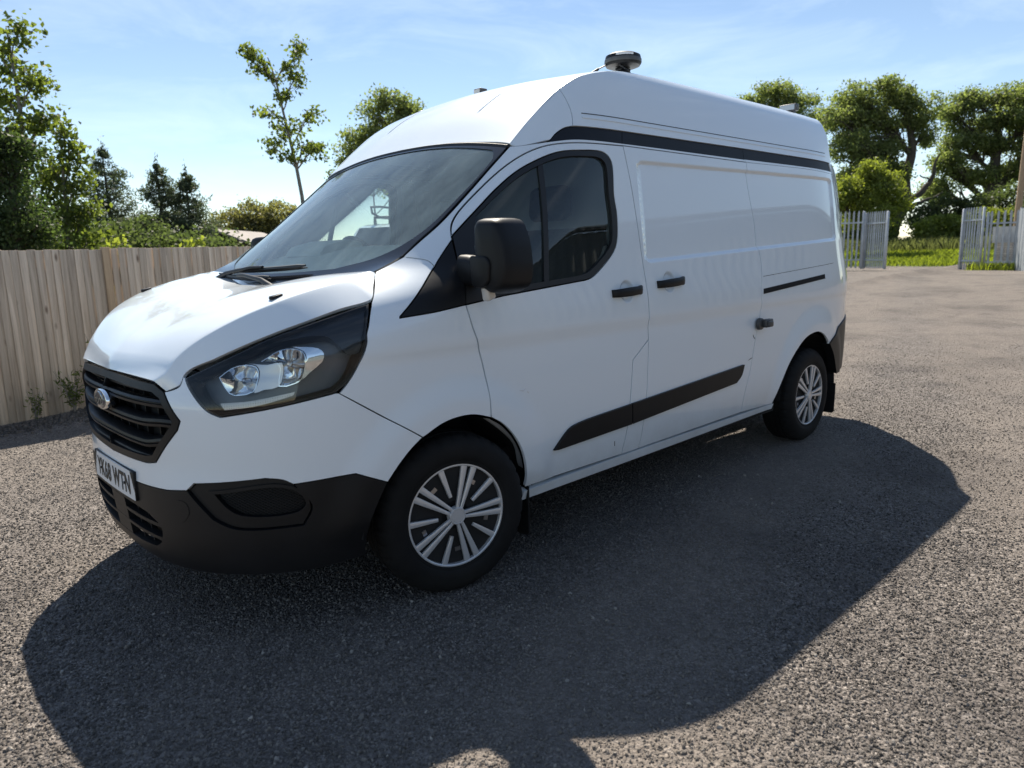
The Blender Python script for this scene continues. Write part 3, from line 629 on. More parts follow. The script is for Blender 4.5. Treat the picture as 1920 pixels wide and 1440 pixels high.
# fog lamp blanks
for fl in (0,1):
    fo=path(FO[:2],FO[1:3],FO[2:5],FO[4:7],FO[6:9],[FO[8],FO[0]]); fi=path(U['FI']+[U['FI'][0]])
    if fl: fo=mir(fo); fi=mir(fi)
    f=panel('fog_blank',[fo,fi],side,M['plastic'],low,.03,off=-.012,gap=.003,flange=.02,lip=False)
    mid=offset(fi,-.012 if area(fi)>0 else .012)
    panel('fog_ridge',[mid,fi],side,M['plastic'],f,.05,off=-.005,gap=0,flange=.010,lip=False)
    g=panel('fog_mesh',offset(fi,-.002 if area(fi)>0 else .002),side,M['gap'],f,.05,off=-.030,gap=0,flange=0)
    fa=np.array(fi); umin,umax,zmin,zmax=fa[:,0].min(),fa[:,0].max(),fa[:,1].min(),fa[:,1].max()
    mb=MB()
    for c,sg in ((0,1),(0,-1)):
        for k in np.arange(-.2,.6,.0105):
            pts=[(umin+t*(umax-umin),zmin+k+sg*(t-.5)*(umax-umin)*.62) for t in np.linspace(0,1,70)]
            ins=inside(np.array(pts),[fi]); run=[]
            for q,i_ in list(zip(pts,ins))+[((0,0),False)]:
                if i_: run.append(ev(side,q[0],q[1],-.024)[0])
                else:
                    if len(run)>2: mb.tube(run,.0016,4,False)
                    run=[]
    mb.out('fog_grid',M['plastic'],f)
    # towing eye cover / sensor cap outline
    if not fl:
        cp=path(U['CAP']+[U['CAP'][0]]); panel('tow_cover',cp,side,M['plastic'],low,.05,off=.0015,gap=0,flange=.004,lip=False)
# grille
gin=offset(sym(grl),.030 if area(sym(grl))>0 else -.030)
grille=panel('grille_surround',[sym(grl),gin],side,M['plastic'],van,.03,off=.003,flange=.05,lip=False)
panel('grille_back',offset(gin,-.01 if area(gin)>0 else .01),side,M['gap'],grille,.05,off=-.075,flange=0,gap=0)
prof=[(-.5,0),(-.5,.55),(-.36,.9),(-.1,.98),(-.02,.80),(.05,.80),(.12,1),(.36,.92),(.5,.55),(.5,0)]
for z,ue,dz in ((.898,1.050,0.),(.818,1.018,.010),(.735,1.085,.022),(.683,1.150,.020)):
    strip('grille_bar',side,lin(ue,PI-ue,50),lambda u,z=z,dz=dz,ue=ue:z+dz*smooth(.34,.50,abs(u-PI/2)),.040 if z>.7 else .022,.045,M['plastic'],grille,-.006,prof)
strip('grille_bar',side,lin(1.10,PI-1.10,50),lambda u:.944,.020,.04,M['plastic'],grille,-.010,prof)
for u0 in lin(1.18,PI-1.18,9): strip('grille_rib',side,lin(u0-.003,u0+.003,2),lambda u:.80,.27,.02,M['plastic'],grille,-.045)
# badge
bx=1.006
mb=MB(); mb.lathe([(.0,.016),(.6,.015),(.85,.012),(.86,.014),(1.0,.010),(1.02,.0),(1.0,-.02)],40,'x'); 
bo=mb.out('badge',[M['chrome']],grille,40); bo.data.transform(Matrix.Diagonal((1,.088,.040,1))); bo.location=(bx,0,.862); bo.rotation_euler=(0,-.02,0)
mb=MB(); mb.lathe([(0,.0185),(.5,.0180),(.80,.0155),(.845,.012)],40,'x'); bi=mb.out('badge_field',M['badge'],bo,40); bi.data.transform(Matrix.Diagonal((1,.088,.040,1)))
def text_mesh(body,size,fn,name,m,parent,shear=0,space=1,off=0,sx=1,fit=None):
    c=bpy.data.curves.new('t','FONT'); c.body=body; c.size=size; c.align_x='CENTER'; c.align_y='CENTER'; c.shear=shear; c.space_character=space; c.offset=off; c.resolution_u=6
    o=bpy.data.objects.new('t',c); COL.objects.link(o); bpy.context.view_layer.update()
    me=bpy.data.meshes.new_from_object(o.evaluated_get(bpy.context.evaluated_depsgraph_get())); bpy.data.objects.remove(o); bpy.data.curves.remove(c)
    if fit:
        A=np.array([v.co[:2] for v in me.vertices]); lo=A.min(0); hi=A.max(0); k=np.array(fit)/(hi-lo); c0=(lo+hi)/2
        for v in me.vertices: v.co.x=(v.co.x-c0[0])*k[0]; v.co.y=(v.co.y-c0[1])*k[1]
    for v in me.vertices: v.co=fn(v.co.x*sx,v.co.y)
    me.materials.clear(); me.materials.append(m); me.name=name; ob=link(name,me,parent); return ob
text_mesh('Ford',.060,lambda a,b:Vector((.0202-1.2*(a*a),a,b)),'badge_lettering',M['satin'],bo,.35,.92,.0004)
# number plate
def plx(y): return 1.0085-.006*(y/.26)**2
pz=.552
def plate_pt(a,b,d): return Vector((plx(a)+d-.02*(b),a,pz+b))
pl=[(-.26,-.0555),(.26,-.0555),(.26,.0555),(-.26,.0555)]
V=[];F=[];n=24
for i in range(n+1):
    y=-.26+.52*i/n
    for b,d in ((-.0555,-.006),(-.0555,0),(.0555,0),(.0555,-.006)): V.append(plate_pt(y,b,d))
for i in range(n):
    for j in range(4): F.append((i*4+j,i*4+(j+1)%4,i*4+4+(j+1)%4,i*4+4+j))
F+= [(0,1,2,3),tuple(range(4*n,4*n+4))]
mb=MB(); mb.add(V,F); npl=mb.out('number_plate',M['plate'],van,30); tag(npl,'white number plate with black characters')
text_mesh('YK68 WTN',.1,lambda a,b:plate_pt(a,b,.0012),'plate_characters',M['ink'],npl,0,1.10,.0032,1,(.435,.079))
for y in (-.155,.155): mb=MB(); mb.lathe([(0,.004),(.005,.003),(.006,0)],12,'x',(plx(y)+.001,y,pz-.004)); mb.out('plate_screw',M['ink'],npl)
mb=MB(); mb.box((.985,0,.552),(.036,.525,.116)); bevel(mb.out('plate_plinth',M['plastic'],van),.004)

# --- headlamps
def headlamp(fl):
    mm=(lambda P:mir(P)) if fl else (lambda P:P)
    out=path(U['HLt'],U['HLr'],U['HLb'],U['HLi'])
    root=panel('headlight',[mm(out),mm(offset(out,.010 if area(out)>0 else -.010))],side,M['seal'],van,.03,off=.0,gap=.003,flange=.05,lip=True)
    inn=offset(out,.004 if area(out)>0 else -.004)
    panel('lens',mm(inn),side,M['lens'],root,.03,off=.002,gap=0,flange=0)
    panel('housing',mm(inn),side,M['lampin'],root,.03,off=-.085,gap=0,flange=0)
    # upper dark mask
    mk=path([U['HLt'][0],(.80,1.065),(.66,1.115),(.52,1.12),(.44,1.04)],[(.44,1.04),(.40,1.05),(.385,1.10),(.395,1.14),(.4986,1.2253)],rev(U['HLt']))
    panel('lamp_mask',mm(mk),side,M['house'],root,.03,off=-.022,gap=.008,flange=.05,lip=False)
    # two bright reflectors: rounded bowls opening to the lens
    for key,dp in (('R1',.060),('R2',.066)):
        P=path(U[key]+[U[key][0]],res=.02); 
        if fl: P=[(PI-u,z) for u,z in P]
        c=np.mean(np.array(P),0); V=[];F=[];n=len(P); lev=[(1.0,-.012),(.96,-.012),(.88,-.030),(.70,-.052),(.45,-.068),(.16,-.078)]
        for s_,o_ in lev:
            for u,z in P: V.append(ev(side,c[0]+(u-c[0])*s_,c[1]+(z-c[1])*s_,o_)[0])
        for i in range(len(lev)-1):
            for j in range(n): F.append((i*n+j,i*n+(j+1)%n,(i+1)*n+(j+1)%n,(i+1)*n+j))
        F.append(tuple(range((len(lev)-1)*n,len(lev)*n)))
        k=len(V)
        for u,z in P: V.append(ev(side,c[0]+(u-c[0])*1.05,c[1]+(z-c[1])*1.05,-.055)[0])
        for j in range(n): F.append((j,k+j,k+(j+1)%n,(j+1)%n))
        mb=MB(); mb.add(V,F); rf=mb.out('reflector',M['chrome'],root,40)
        b=ev(side,c[0],c[1],-.074)[0]; d=ev(side,c[0],c[1],0)[1]
        mb=MB(); mb.tube([b,b+d*.03,b+d*.04],[.012,.011,.004],10); mb.out('bulb',M['satin'],rf,40)
    for key,mt_ in (('RB1','satin'),('RB2','chrome')):
        P=path(U[key]+[U[key][0]],res=.02); P=mir(P) if fl else P
        panel('reflector_cowl',P,side,M[mt_],root,.02,off=-.014,gap=0,flange=.03,lip=False)
    D=path(U['DRL'][:3],[U['DRL'][2],U['DRL'][3]],U['DRL'][3:6],[U['DRL'][5],U['DRL'][0]]); D=mir(D) if fl else D
    dr_=panel('running_light',D,side,M['drl'],root,.03,off=-.010,gap=0,flange=.012,lip=False)
    mb=MB(); A=np.array(D)
    for u in np.arange(A[:,0].min(),A[:,0].max(),.0075):
        for k in range(3):
            t=(u-A[:,0].min())/(A[:,0].max()-A[:,0].min()); t=1-t if not fl else t
            z=.890+.008*k+t*.036-.012*t
            if inside(np.array([(u,z)]),[D])[0]: P_,n_=ev(side,u,z,-.013); mb.lathe([(0,.003),(.0026,.0015),(.0032,0)],6,'z',(0,0,0)) if False else mb.box(P_,(.005,.005,.005))
    mb.out('led_facet',M['chrome'],dr_)
    return root
headlamp(0); headlamp(1)

# --- wheels
def wheel(name,x,sgn,steer,parent):
    root=empty(name,(x,sgn*.955,.337),parent); root.rotation_euler=(0,0,steer if sgn>0 else math.pi+steer)
    seg=192; prof=[(.208,-.015),(.214,.004),(.224,.010),(.232,.0095),(.236,.013),(.262,.0165),(.292,.013),(.312,.004),(.326,-.010),(.3345,-.022),(.3375,-.034),(.3385,-.060),(.3305,-.062),(.3305,-.068),(.3390,-.070),(.3390,-.098),(.331,-.100),(.331,-.107),(.3390,-.109),(.3385,-.138),(.3305,-.140),(.3305,-.146),(.3375,-.148),(.3365,-.180),(.326,-.196),(.30,-.212),(.25,-.214),(.208,-.19)]
    V=[];F=[];k=len(prof)
    for i in range(seg):
        a=2*PI*i/seg; g=(i%6 in (0,))
        for j,(r,h) in enumerate(prof):
            rr=r-(.0065 if g and j in (8,9,10,11,22,23) else 0)-(.004 if (i%6==3) and j in(10,11,22) else 0); V.append((rr*math.cos(a),h,rr*math.sin(a)))
    for i in range(seg):
        for j in range(k): F.append((i*k+j,i*k+(j+1)%k,((i+1)%seg)*k+(j+1)%k,((i+1)%seg)*k+j))
    mb=MB(); mb.add(V,F); mb.out('tyre',M['rubber'],root,38)
    mb=MB(); mb.lathe([(.0,-.03),(.06,-.028),(.10,-.022),(.17,-.022),(.200,-.014),(.208,-.012),(.210,-.10),(0,-.11)],64,'y'); mb.out('rim',M['steel'],root,40)
    tr=empty('wheel_trim',(0,0,0),root)
    mb=MB(); mb.lathe([(.2085,-.016),(.2085,.0035),(.2125,.0065),(.2175,.006),(.2215,.001),(.2215,-.016)],96,'y'); mb.out('trim_ring',M['silver'],tr,40)
    mb=MB(); mb.lathe([(.0,.0125),(.026,.0125),(.0275,.0105),(.030,.0105),(.031,.0135),(.034,.0135),(.037,.010),(.040,-.01)],48,'y'); mb.out('hub_cap',M['silver'],tr,40)
    hgt=lambda r:.004+.006*(1-(r/.213)**2)
    def spoke(ang,ofs,r0,r1,h0,h1,bend=0):
        V=[];F=[];n=10; ca,sa=math.cos(ang),math.sin(ang)
        for i in range(n+1):
            t=i/n; r=r0+(r1-r0)*t; o=ofs(t); hw=h0+(h1-h0)*t
            for s_,d in ((-1,-.012),(-1,-.0015),(-.75,0),(.75,0),(1,-.0015),(1,-.012)):
                l=o+s_*hw; V.append((r*ca-l*sa,hgt(r)+d,r*sa+l*ca))
        for i in range(n):
            for j in range(6): F.append((i*6+j,i*6+(j+1)%6,i*6+6+(j+1)%6,i*6+6+j))
        F+=[tuple(range(6)),tuple(range(n*6,n*6+6))]
        mb=MB(); mb.add(V,F); mb.out('spoke',M['silver'],tr,40)
    for q in range(5):
        a=math.radians(90+18+72*q)
        for s_ in (-1,1): spoke(a,lambda t,s_=s_:s_*(.0090+.0145*t**1.1),.030,.2105,.0060,.0135)
        a=math.radians(90+54+72*q); spoke(a,lambda t:0,.088,.2105,.0070,.0125)
    mb=MB(); mb.lathe([(.060,-.016),(.075,-.018),(.205,-.012)],64,'y'); mb.out('trim_back',M['under'],tr,40)
    for q in range(5):  # small silver patches painted in as highlights of the steel wheel
        a=math.radians(-20+72*q); 
        mb=MB(); mb.box((.150*math.cos(a),-.0135,.150*math.sin(a)),(.018,.004,.026),Matrix.Rotation(-a,3,'Y')); mb.out('steel_glint',M['satin'],tr)
    return root
wheel('wheel',0,1,-.2145,van); wheel('wheel',-3.3,1,0,van); wheel('wheel',0,-1,-.2145,van); wheel('wheel',-3.3,-1,0,van)
# wheel housings, underside, flaps, rear bumper
for sg in (1,-1):
    for x in (0,-3.3):
        mb=MB(); V=[];F=[];n=28
        for i in range(n+1):
            a=PI*(.02+1.02*i/n)
            for y in (.955,.62): V.append((x+.445*math.cos(a),sg*y,.335+.445*math.sin(a)))
        for i in range(n): F.append((2*i,2*i+1,2*i+3,2*i+2))
        F.append(tuple(range(1,2*n+2,2))); mb.add(V,F); mb.out('wheel_housing',M['under'],van)
    for x in (-.405,-3.73):
        mb=MB(); mb.prism([(-.12,.0),(.12,.0),(.115,-.22),(.10,-.235),(-.10,-.235),(-.12,-.22)],0,.010,lambda a,b,h:Vector((x+h+.03*b,sg*(.86)+a*.95,.365+b))); mb.out('mud_flap',M['rubber'],van)
mb=MB(); mb.box((-1.65,0,.335),(2.45,1.80,.10)); mb.box((-4.0,0,.45),(.45,1.3,.2)); mb.box((.58,0,.31),(.36,1.0,.10)); mb.box((-1.65,0,.26),(5.0,.5,.12)); mb.out('underbody',M['under'],van)
rbz=[(-3.70,.43),(-3.9,.42),(-4.3,.42)]
panel('rear_bumper',path(RB,[RB[-1],(-4.34,.6),(-4.32,.43)],[(-4.32,.43),(-3.72,.44)],[(-3.72,.44),(-3.66,.52),(-3.60,.60),(-3.499,.6942)]),flank,M['plastic'],van,.03,off=.008,mirror=True,flange=.06,lip=False)
mb=MB(); mb.box((-4.31,0,.64),(.12,1.46,.40)); bevel(mb.out('rear_bumper',M['plastic'],van),.03)
mb=MB(); mb.box((-3.79,0,2.29),(.12,1.16,.08)); bevel(mb.out('rear_header',M['paint2'],van),.03)

# --- handles, lock, mirror
def handle(x0,x1,z0,z1,parent,sg):
    mb=MB(); n=14; V=[];F=[]
    for i in range(n+1):
        t=i/n; x=x0+(x1-x0)*t; z=z0+(z1-z0)*t; y=ys(x,z); bow=.034*math.sin(PI*min(1,max(0,t)))**.35
        hh=.019+.003*math.sin(PI*t)
        if t>.80: hh+=.003
        for a in range(10):
            an=2*PI*a/10; cy=math.cos(an); cz=math.sin(an)
            V.append((x,sg*(y+bow*.75+.003+.010*math.copysign(abs(cy)**.6,cy)),z+hh*math.copysign(abs(cz)**.6,cz)))
    for i in range(n):
        for j in range(10): F.append((i*10+j,i*10+(j+1)%10,i*10+10+(j+1)%10,i*10+10+j))
    F+=[tuple(range(10)),tuple(range(n*10,n*10+10))]; mb.add(V,F); mb.out('handle',M['plastic'],parent,50)
for sg,a,b in ((1,fd,sd),(-1,fd2,sd2)): 
    handle(-.985,-1.215,1.190,1.200,a,sg)
    if sg>0: handle(-1.362,-1.600,1.217,1.230,b,sg)
lk=empty('security_lock',(-2.445,.992,.925),sd)
mb=MB(); mb.lathe([(0,.022),(.030,.022),(.036,.018),(.038,0)],24,'y'); mb.out('lock_base',M['grey'],lk,40)
mb=MB(); mb.box((-.045,.035,.003),(.085,.036,.052)); bevel(mb.out('lock_body',M['grey'],lk),.008,3)
mb=MB(); mb.box((-.030,.060,.000),(.052,.022,.036)); bevel(mb.out('lock_cap',M['grey'],lk),.007,3)
def rounded(poly,r,n=5):
    out=[]; k=len(poly)
    for i in range(k):
        a,b,c=[np.array(poly[(i+j)%k],float) for j in (-1,0,1)]
        d1=(a-b)/np.linalg.norm(a-b); d2=(c-b)/np.linalg.norm(c-b); rr=min(r,.45*np.linalg.norm(a-b),.45*np.linalg.norm(c-b)); p,q=b+d1*rr,b+d2*rr
        for t in np.linspace(0,1,n): out.append(tuple((1-t)**2*p+2*t*(1-t)*b+t*t*q))
    return out
def mirror_unit(sg,door):
    root=empty('door_mirror',(0,0,0),door)
    if sg<0:   # the far mirror is folded back against the door
        root.matrix_local=Matrix.Translation((-.06,-1.0,0))@Matrix.Rotation(math.radians(-72),4,'Z')@Matrix.Translation((.06,1.0,0))
    P=rounded([(1.052,1.527),(1.172,1.522),(1.205,1.44),(1.217,1.335),(1.200,1.262),(1.125,1.236),(1.075,1.262),(1.048,1.350)],.032,6)
    c=np.mean(np.array(P),0); n=len(P); V=[];F=[]
    lev=[(.40,-.046),(.80,-.050),(.90,-.056),(.955,-.068),(.988,-.092),(1.0,-.13),(1.0,-.175),(.985,-.195),(.94,-.197),(.925,-.185)]
    for s_,x in lev:
        for y,z in P:
            yy=c[0]+(y-c[0])*s_; zz=c[1]+(z-c[1])*s_
            V.append((x-.10*(yy-1.05)+.015*(zz-1.38),sg*yy,zz))
    for i in range(len(lev)-1):
        for j in range(n): F.append((i*n+j,i*n+(j+1)%n,(i+1)*n+(j+1)%n,(i+1)*n+j))
    F+=[tuple(range(n))]; mb=MB(); mb.add(V,F); mb.out('mirror_housing',M['plastic'],root,55)
    k=len(lev)-1; mb=MB(); mb.add([Vector(V[k*n+j])+Vector((-.001,0,0)) for j in range(n)],[tuple(range(n))]); mb.out('mirror_glass',M['chrome'],root)
    # arm with a stepped lower cover
    Q=[(-.120,.93,1.330),(-.118,.98,1.328),(-.115,1.03,1.322),(-.113,1.09,1.314),(-.112,1.14,1.308)]
    V=[];F=[];nn=16
    for i,q in enumerate(Q):
        hx,hz=[(.052,.062),(.050,.060),(.046,.056),(.044,.050),(.030,.040)][i]
        for a in range(nn):
            an=2*PI*a/nn; V.append((q[0]+hx*math.copysign(abs(math.cos(an))**.55,math.cos(an)),sg*q[1],q[2]+hz*math.copysign(abs(math.sin(an))**.55,math.sin(an))))
    for i in range(len(Q)-1):
        for j in range(nn): F.append((i*nn+j,i*nn+(j+1)%nn,(i+1)*nn+(j+1)%nn,(i+1)*nn+j))
    F+=[tuple(range(nn)),tuple(range((len(Q)-1)*nn,len(Q)*nn))]; mb=MB(); mb.add(V,F); mb.out('mirror_arm',M['plastic'],root,50)
    cv=rounded([(1.042,1.388),(1.130,1.383),(1.146,1.355),(1.138,1.285),(1.10,1.262),(1.052,1.268)],.02,4)
    mb=MB(); mb.prism(cv,-.036,-.075,lambda a,b,h:Vector((h-.10*(a-1.05)+.015*(b-1.38),sg*a,b))); bevel(mb.out('mirror_cover',M['plastic'],root),.006,2,40)
    mb=MB(); mb.box((-.095,sg*1.085,1.244),(.052,.036,.056),Matrix.Rotation(.25*sg,3,'Z')@Matrix.Rotation(.25,3,'Y')); o=bevel(mb.out('indicator',M['amber'],root),.010,3)
for sg,d in ((1,fd),(-1,fd2)): mirror_unit(sg,d)

# --- bonnet fittings, wipers, cowl
JT=min((abs(bonnet(t,.62).x-.585),t) for t in np.linspace(0,1,200))[1]
for sg in (1,-1):
    P=bonnet(JT,sg*.62); mb=MB(); mb.prism([(-.018,-.010),(.018,-.014),(.022,.0),(.018,.014),(-.018,.010)],0,.012,lambda a,b,h:P+Vector((a*1.2,b*1.1,h-.002+a*-.25))); bevel(mb.out('washer_jet',M['plastic'],bonnet_o),.003)
mb=MB(); V=[];F=[]
ysr=lin(-.80,.80,33)
for y in ysr:
    v=y/.80; A=bonnet(.993,v*.97); B=screen(.06,v*.96)
    V+=[A+Vector((.02,0,-.022)),A.lerp(B,.5)+Vector((0,0,-.035)),B+Vector((-.004,0,-.006))]
for i in range(32):
    for j in range(2): F.append((i*3+j,i*3+j+1,i*3+4+j,i*3+3+j))
mb.add(V,F); mb.out('cowl',M['plastic'],van,60)
def wiper(root_v,tip_v,t0,t1,rt):
    wp=empty('wiper',(0,0,0),van)
    pts=[]
    for k in range(13):
        s_=k/12; v=root_v+(tip_v-root_v)*s_; t=t0+(t1-t0)*s_; P,n=ev(screen,t,v,.020); pts.append(P)
    mb=MB()
    for off_,r_ in ((.0,.0055),(.012,.009)):
        mb.tube([p+ev(screen,t0,0)[1]*(off_) for p in pts],[r_*.5]+[r_]*11+[r_*.5],6)
    mb.out('wiper_blade',M['seal'],wp,50)
    a,n=ev(screen,-.02,rt,.02); mid=pts[6]+ev(screen,t0,0)[1]*.022
    mb=MB(); mb.tube([a,a.lerp(mid,.3)+Vector((.004,0,.020)),a.lerp(mid,.8)+Vector((.004,0,.012)),mid],[.016,.011,.009,.008],8); mb.lathe([(0,.03),(.018,.028),(.022,.0)],16,'z',tuple(a-Vector((0,0,.01)))); mb.out('wiper_arm',M['plastic'],wp,50)
wiper(-.42,.42,.075,.098,-.62); wiper(-.10,.70,.020,.060,.72) if False else wiper(-.62,.16,.030,.040,.30)

# --- roof equipment
def roof_z(x,y):
    best=min((abs(roof(s,0).x-x),s) for s in np.linspace(0,1,200))[1]; E=rE(best*8); return roof(best,y/E.y).z
bc=empty('beacon',(-1.80,.42,roof_z(-1.80,.42)),van)
mb=MB(); mb.box((0,0,.012),(.16,.12,.024)); mb.box((0,0,.062),(.060,.060,.08)); mb.box((.0,-.0,.106),(.085,.05,.016)); bevel(mb.out('bracket',M['plastic'],bc),.004)
mb=MB(); mb.lathe([(0,.116),(.075,.116),(.098,.124),(.105,.136),(.106,.158),(.100,.180),(.080,.190),(.03,.194),(0,.194)],40,'z'); o=mb.out('lamp_body',M['plastic'],bc,30)
mb=MB(); mb.lathe([(.1065,.138),(.1075,.142),(.1075,.156),(.1065,.160)],40,'z'); mb.out('lamp_lens',M['grey'],bc,30)
V=[];F=[]
for i in range(9):
    a=-.35+1.0*i/8+math.radians(35)
    for h in (.162,.178): V.append((.1035*math.cos(a),.1035*math.sin(a),h))
for i in range(8): F.append((2*i,2*i+2,2*i+3,2*i+1))
mb=MB(); mb.add(V,F); mb.out('lamp_label',M['plate'],bc)
mb=MB(); mb.tube([(.07,.03,.118),(.06,.06,.095),(.03,.065,.085),(.0,.05,.08)],.005,6); mb.out('lamp_cable',M['seal'],bc,60)
an=empty('aerial',(-1.42,.42,roof_z(-1.42,.42)),van)
mb=MB(); mb.lathe([(0,.014),(.016,.012),(.022,0)],16,'z'); mb.tube([(0,0,.005),(-.10,-.02,.055),(-.20,-.04,.105)],[.012,.010,.008],8); mb.out('aerial_base',M['plastic'],an,50)
mb=MB(); mb.tube([(-.20,-.04,.105),(-.56,-.11,.255)],[.0045,.0032],6); mb.out('aerial_whip',M['satin'],an,60)
l1=empty('marker_lamp',(-1.235,-.20,roof_z(-1.235,-.20)-.004),van)
mb=MB(); mb.box((0,0,.028),(.055,.065,.056)); bevel(mb.out('lamp_case',M['grey'],l1),.006)
mb=MB(); mb.box((.029,0,.034),(.004,.05,.030)); mb.out('lamp_lens',M['amber'],l1)
l2=empty('work_lamp',(-3.56,.60,roof_z(-3.56,.60)),van)
mb=MB(); mb.box((0,0,.022),(.10,.05,.045)); mb.box((.02,0,.065),(.05,.13,.05)); bevel(mb.out('lamp_case',M['grey'],l2),.005)
mb=MB(); mb.box((.0465,0,.066),(.004,.11,.036)); mb.out('lamp_lens',M['satin'],l2)

# --- cabin
mb=MB(); V=[];F=[];prof=[(.30,1.240),(.17,1.298),(.04,1.330),(.01,1.326),(-.03,1.372),(-.16,1.418),(-.29,1.448),(-.36,1.440),(-.40,1.36),(-.38,1.05),(-.33,.80)]
for y in lin(-.80,.80,21):
    for i,(x,z) in enumerate(prof):
        zz=z-(.02*(y/.8)**2 if i>3 else 0)
        V.append((x-.10*(abs(y)/.8)**3*(1 if i<2 else 0),y,zz))
for i in range(20):
    for j in range(10): F.append((i*11+j,i*11+j+1,i*11+12+j,i*11+11+j))
mb.add(V,F); dash=mb.out('dashboard',M['dash'],van,50)
mb=MB(); mb.prism(rounded([(-.40,1.42),(-.38,1.475),(-.30,1.490),(-.16,1.455),(-.12,1.40)],.02,3),-.62,-.24,lambda a,b,h:Vector((a,h,b))); mb.out('instrument_hood',M['dash'],dash,40)
mb=MB(); mb.lathe([(.175+.014*math.cos(a),.014*math.sin(a)) for a in lin(0,2*PI,10)[:-1]],40,'z',closed=True); mb.tube([(-.17,0,0),(0,0,-.03),(.17,0,0)],.014,6); mb.tube([(0,0,-.03),(0,-.17,0)],.016,6); st=mb.out('steering_wheel',M['seal'],van,60); st.location=(-.50,-.42,1.345); st.rotation_euler=(0,math.radians(-62),0)
def seat(y,wd):
    s0=empty('seat',(-.95,y,.55),van)
    for nm,pr in (('seat_base',[(-.20,.28),(.34,.34),(.36,.44),(.30,.47),(-.12,.42),(-.24,.40)]),('backrest',[(-.22,.38),(-.10,.42),(-.17,.80),(-.24,1.02),(-.32,1.02),(-.34,.85)]),('headrest',[(-.25,1.06),(-.22,1.10),(-.24,1.24),(-.29,1.26),(-.33,1.22),(-.33,1.08)])):
        hw=wd if nm!='headrest' else min(wd*.5,.13); mb=MB(); mb.prism(rounded(pr,.05,4),-hw,hw,lambda a,b,h:Vector((a,h,b-.05))); bevel(mb.out(nm,M['fabric'],s0),.03,2,50)
seat(-.46,.25); seat(.36,.44)
mb=MB(); mb.box((-1.335,0,1.17),(.03,1.66,1.7)); mb.out('bulkhead',M['inner'],van)
mb=MB(); mb.box((-.6,0,.50),(1.6,1.7,.06)); mb.out('cabin_floor',M['under'],van)
V=[];F=[]
for s_ in lin(.02,.42,14):
    for v in lin(-.93,.93,21): V.append(roof(s_,v)+Vector((0,0,-.05)))
for i in range(13):
    for j in range(20): F.append((i*21+j,i*21+j+1,i*21+22+j,i*21+21+j))
mb=MB(); mb.add(V,F); mb.out('headliner',M['inner'],van,60)
dc=path([(-.10,1.19),(-.75,1.245),(-1.0,1.36),(-1.06,1.43)],[(-1.06,1.43),(-1.20,1.3),(-1.22,.9),(-1.05,.42)],[(-1.05,.42),(-.42,.42),(-.36,.56),(-.12,.76)],[(-.12,.76),(-.08,1.0),(-.10,1.19)],res=.03)
panel('door_card',dc,flank,M['inner'],fd,.06,off=-.06,flange=.02,lip=False,mirror=True,parent2=fd2)
pil=path([(-1.10,1.86),(-1.18,1.88)],[(-1.18,1.88),(-1.25,1.5),(-1.26,1.3)],[(-1.26,1.3),(-1.08,1.43),(-1.10,1.60),(-1.10,1.86)],res=.03)
panel('pillar_trim',pil,flank,M['inner'],van,.06,off=-.05,flange=.02,lip=False,mirror=True)

# scuffs on the flank
for nm,pts,mt_ in (('scratch',[(-2.392,.862),(-2.398,.850),(-2.410,.838),(-2.424,.830)],'seal'),('scratch',[(-2.345,.705),(-2.372,.712),(-2.395,.716)],'seal'),('chip',[(-.352,.812),(-.372,.806),(-.388,.814)],'plate'),('chip',[(-.40,.800),(-.405,.792)],'plate'),('scratch',[(-1.02,.45),(-1.022,.425)],'seal')):
    mb=MB(); mb.tube([Vector(flank(x,z))+Vector((0,.0003,0)) for x,z in pts],[.0012]+[.0026]*(len(pts)-2)+[.0012] if len(pts)>2 else .002,5); mb.out(nm,M[mt_],sd if pts[0][0]<-1.3 else fd)
# ================================================================== the yard
def hsh(x,y):
    return (math.sin(x*1.7+y*.6)+math.sin(y*2.3-x*.8+1.3)+math.sin(x*.53+y*1.1+.4))/3
def gz(x,y):
    z=.55*smooth(-5,-24,x)+.75*smooth(-25,-44,x)
    z+=.10*math.exp(-((y+4.30)/.28)**2)*smooth(1.1,-.4,x)*(1 if y>-4.6 else smooth(-5.2,-4.6,y))
    d=max(0,max(abs(x+1.7)-2.6,abs(y)-1.3)); z+=.018*hsh(x,y)*smooth(0,2.5,d)
    return z
from mathutils import noise as mn
def dust_haze(x,y):
    v=mn.fractal(Vector((x*.42,y*.42,3.1)),1.0,2.0,4)*.55+mn.fractal(Vector((x*1.5,y*1.5,7.7)),1.0,2.0,3)*.22
    for (x0,y0,x1,y1,w_) in ((-1.2,3.0,-25,-4.3,.45),(-1.6,1.4,-25,-5.9,.40),(-.3,4.6,-25,-3.6,.5)):
        t=((x-x0)*(x1-x0)+(y-y0)*(y1-y0))/((x1-x0)**2+(y1-y0)**2); dd=abs((x-x0)*(y1-y0)-(y-y0)*(x1-x0))/math.hypot(x1-x0,y1-y0)
        v+=.85*math.exp(-(dd/w_)**2)*(1 if t>-.25 else 0)
    return max(0,min(1,.25+v))
def damp(x,y):
    v=mn.fractal(Vector((x*.7+9,y*.7,1.2)),1.0,2.0,4); return max(0,min(1,(v-.12)*2.2))
def lattice(a,b,fine0,fine1,st,grow=1.25):
    c=list(np.arange(fine0,fine1+1e-6,st)); s=st; v=fine1
    while v<b: s*=grow; v+=s; c.append(min(v,b))
    s=st; v=fine0
    while v>a: s*=grow; v-=s; c.insert(0,max(v,a))
    return c
gx=lattice(-900,500,-30,5,.2); gy=lattice(-900,500,-9,5,.16)
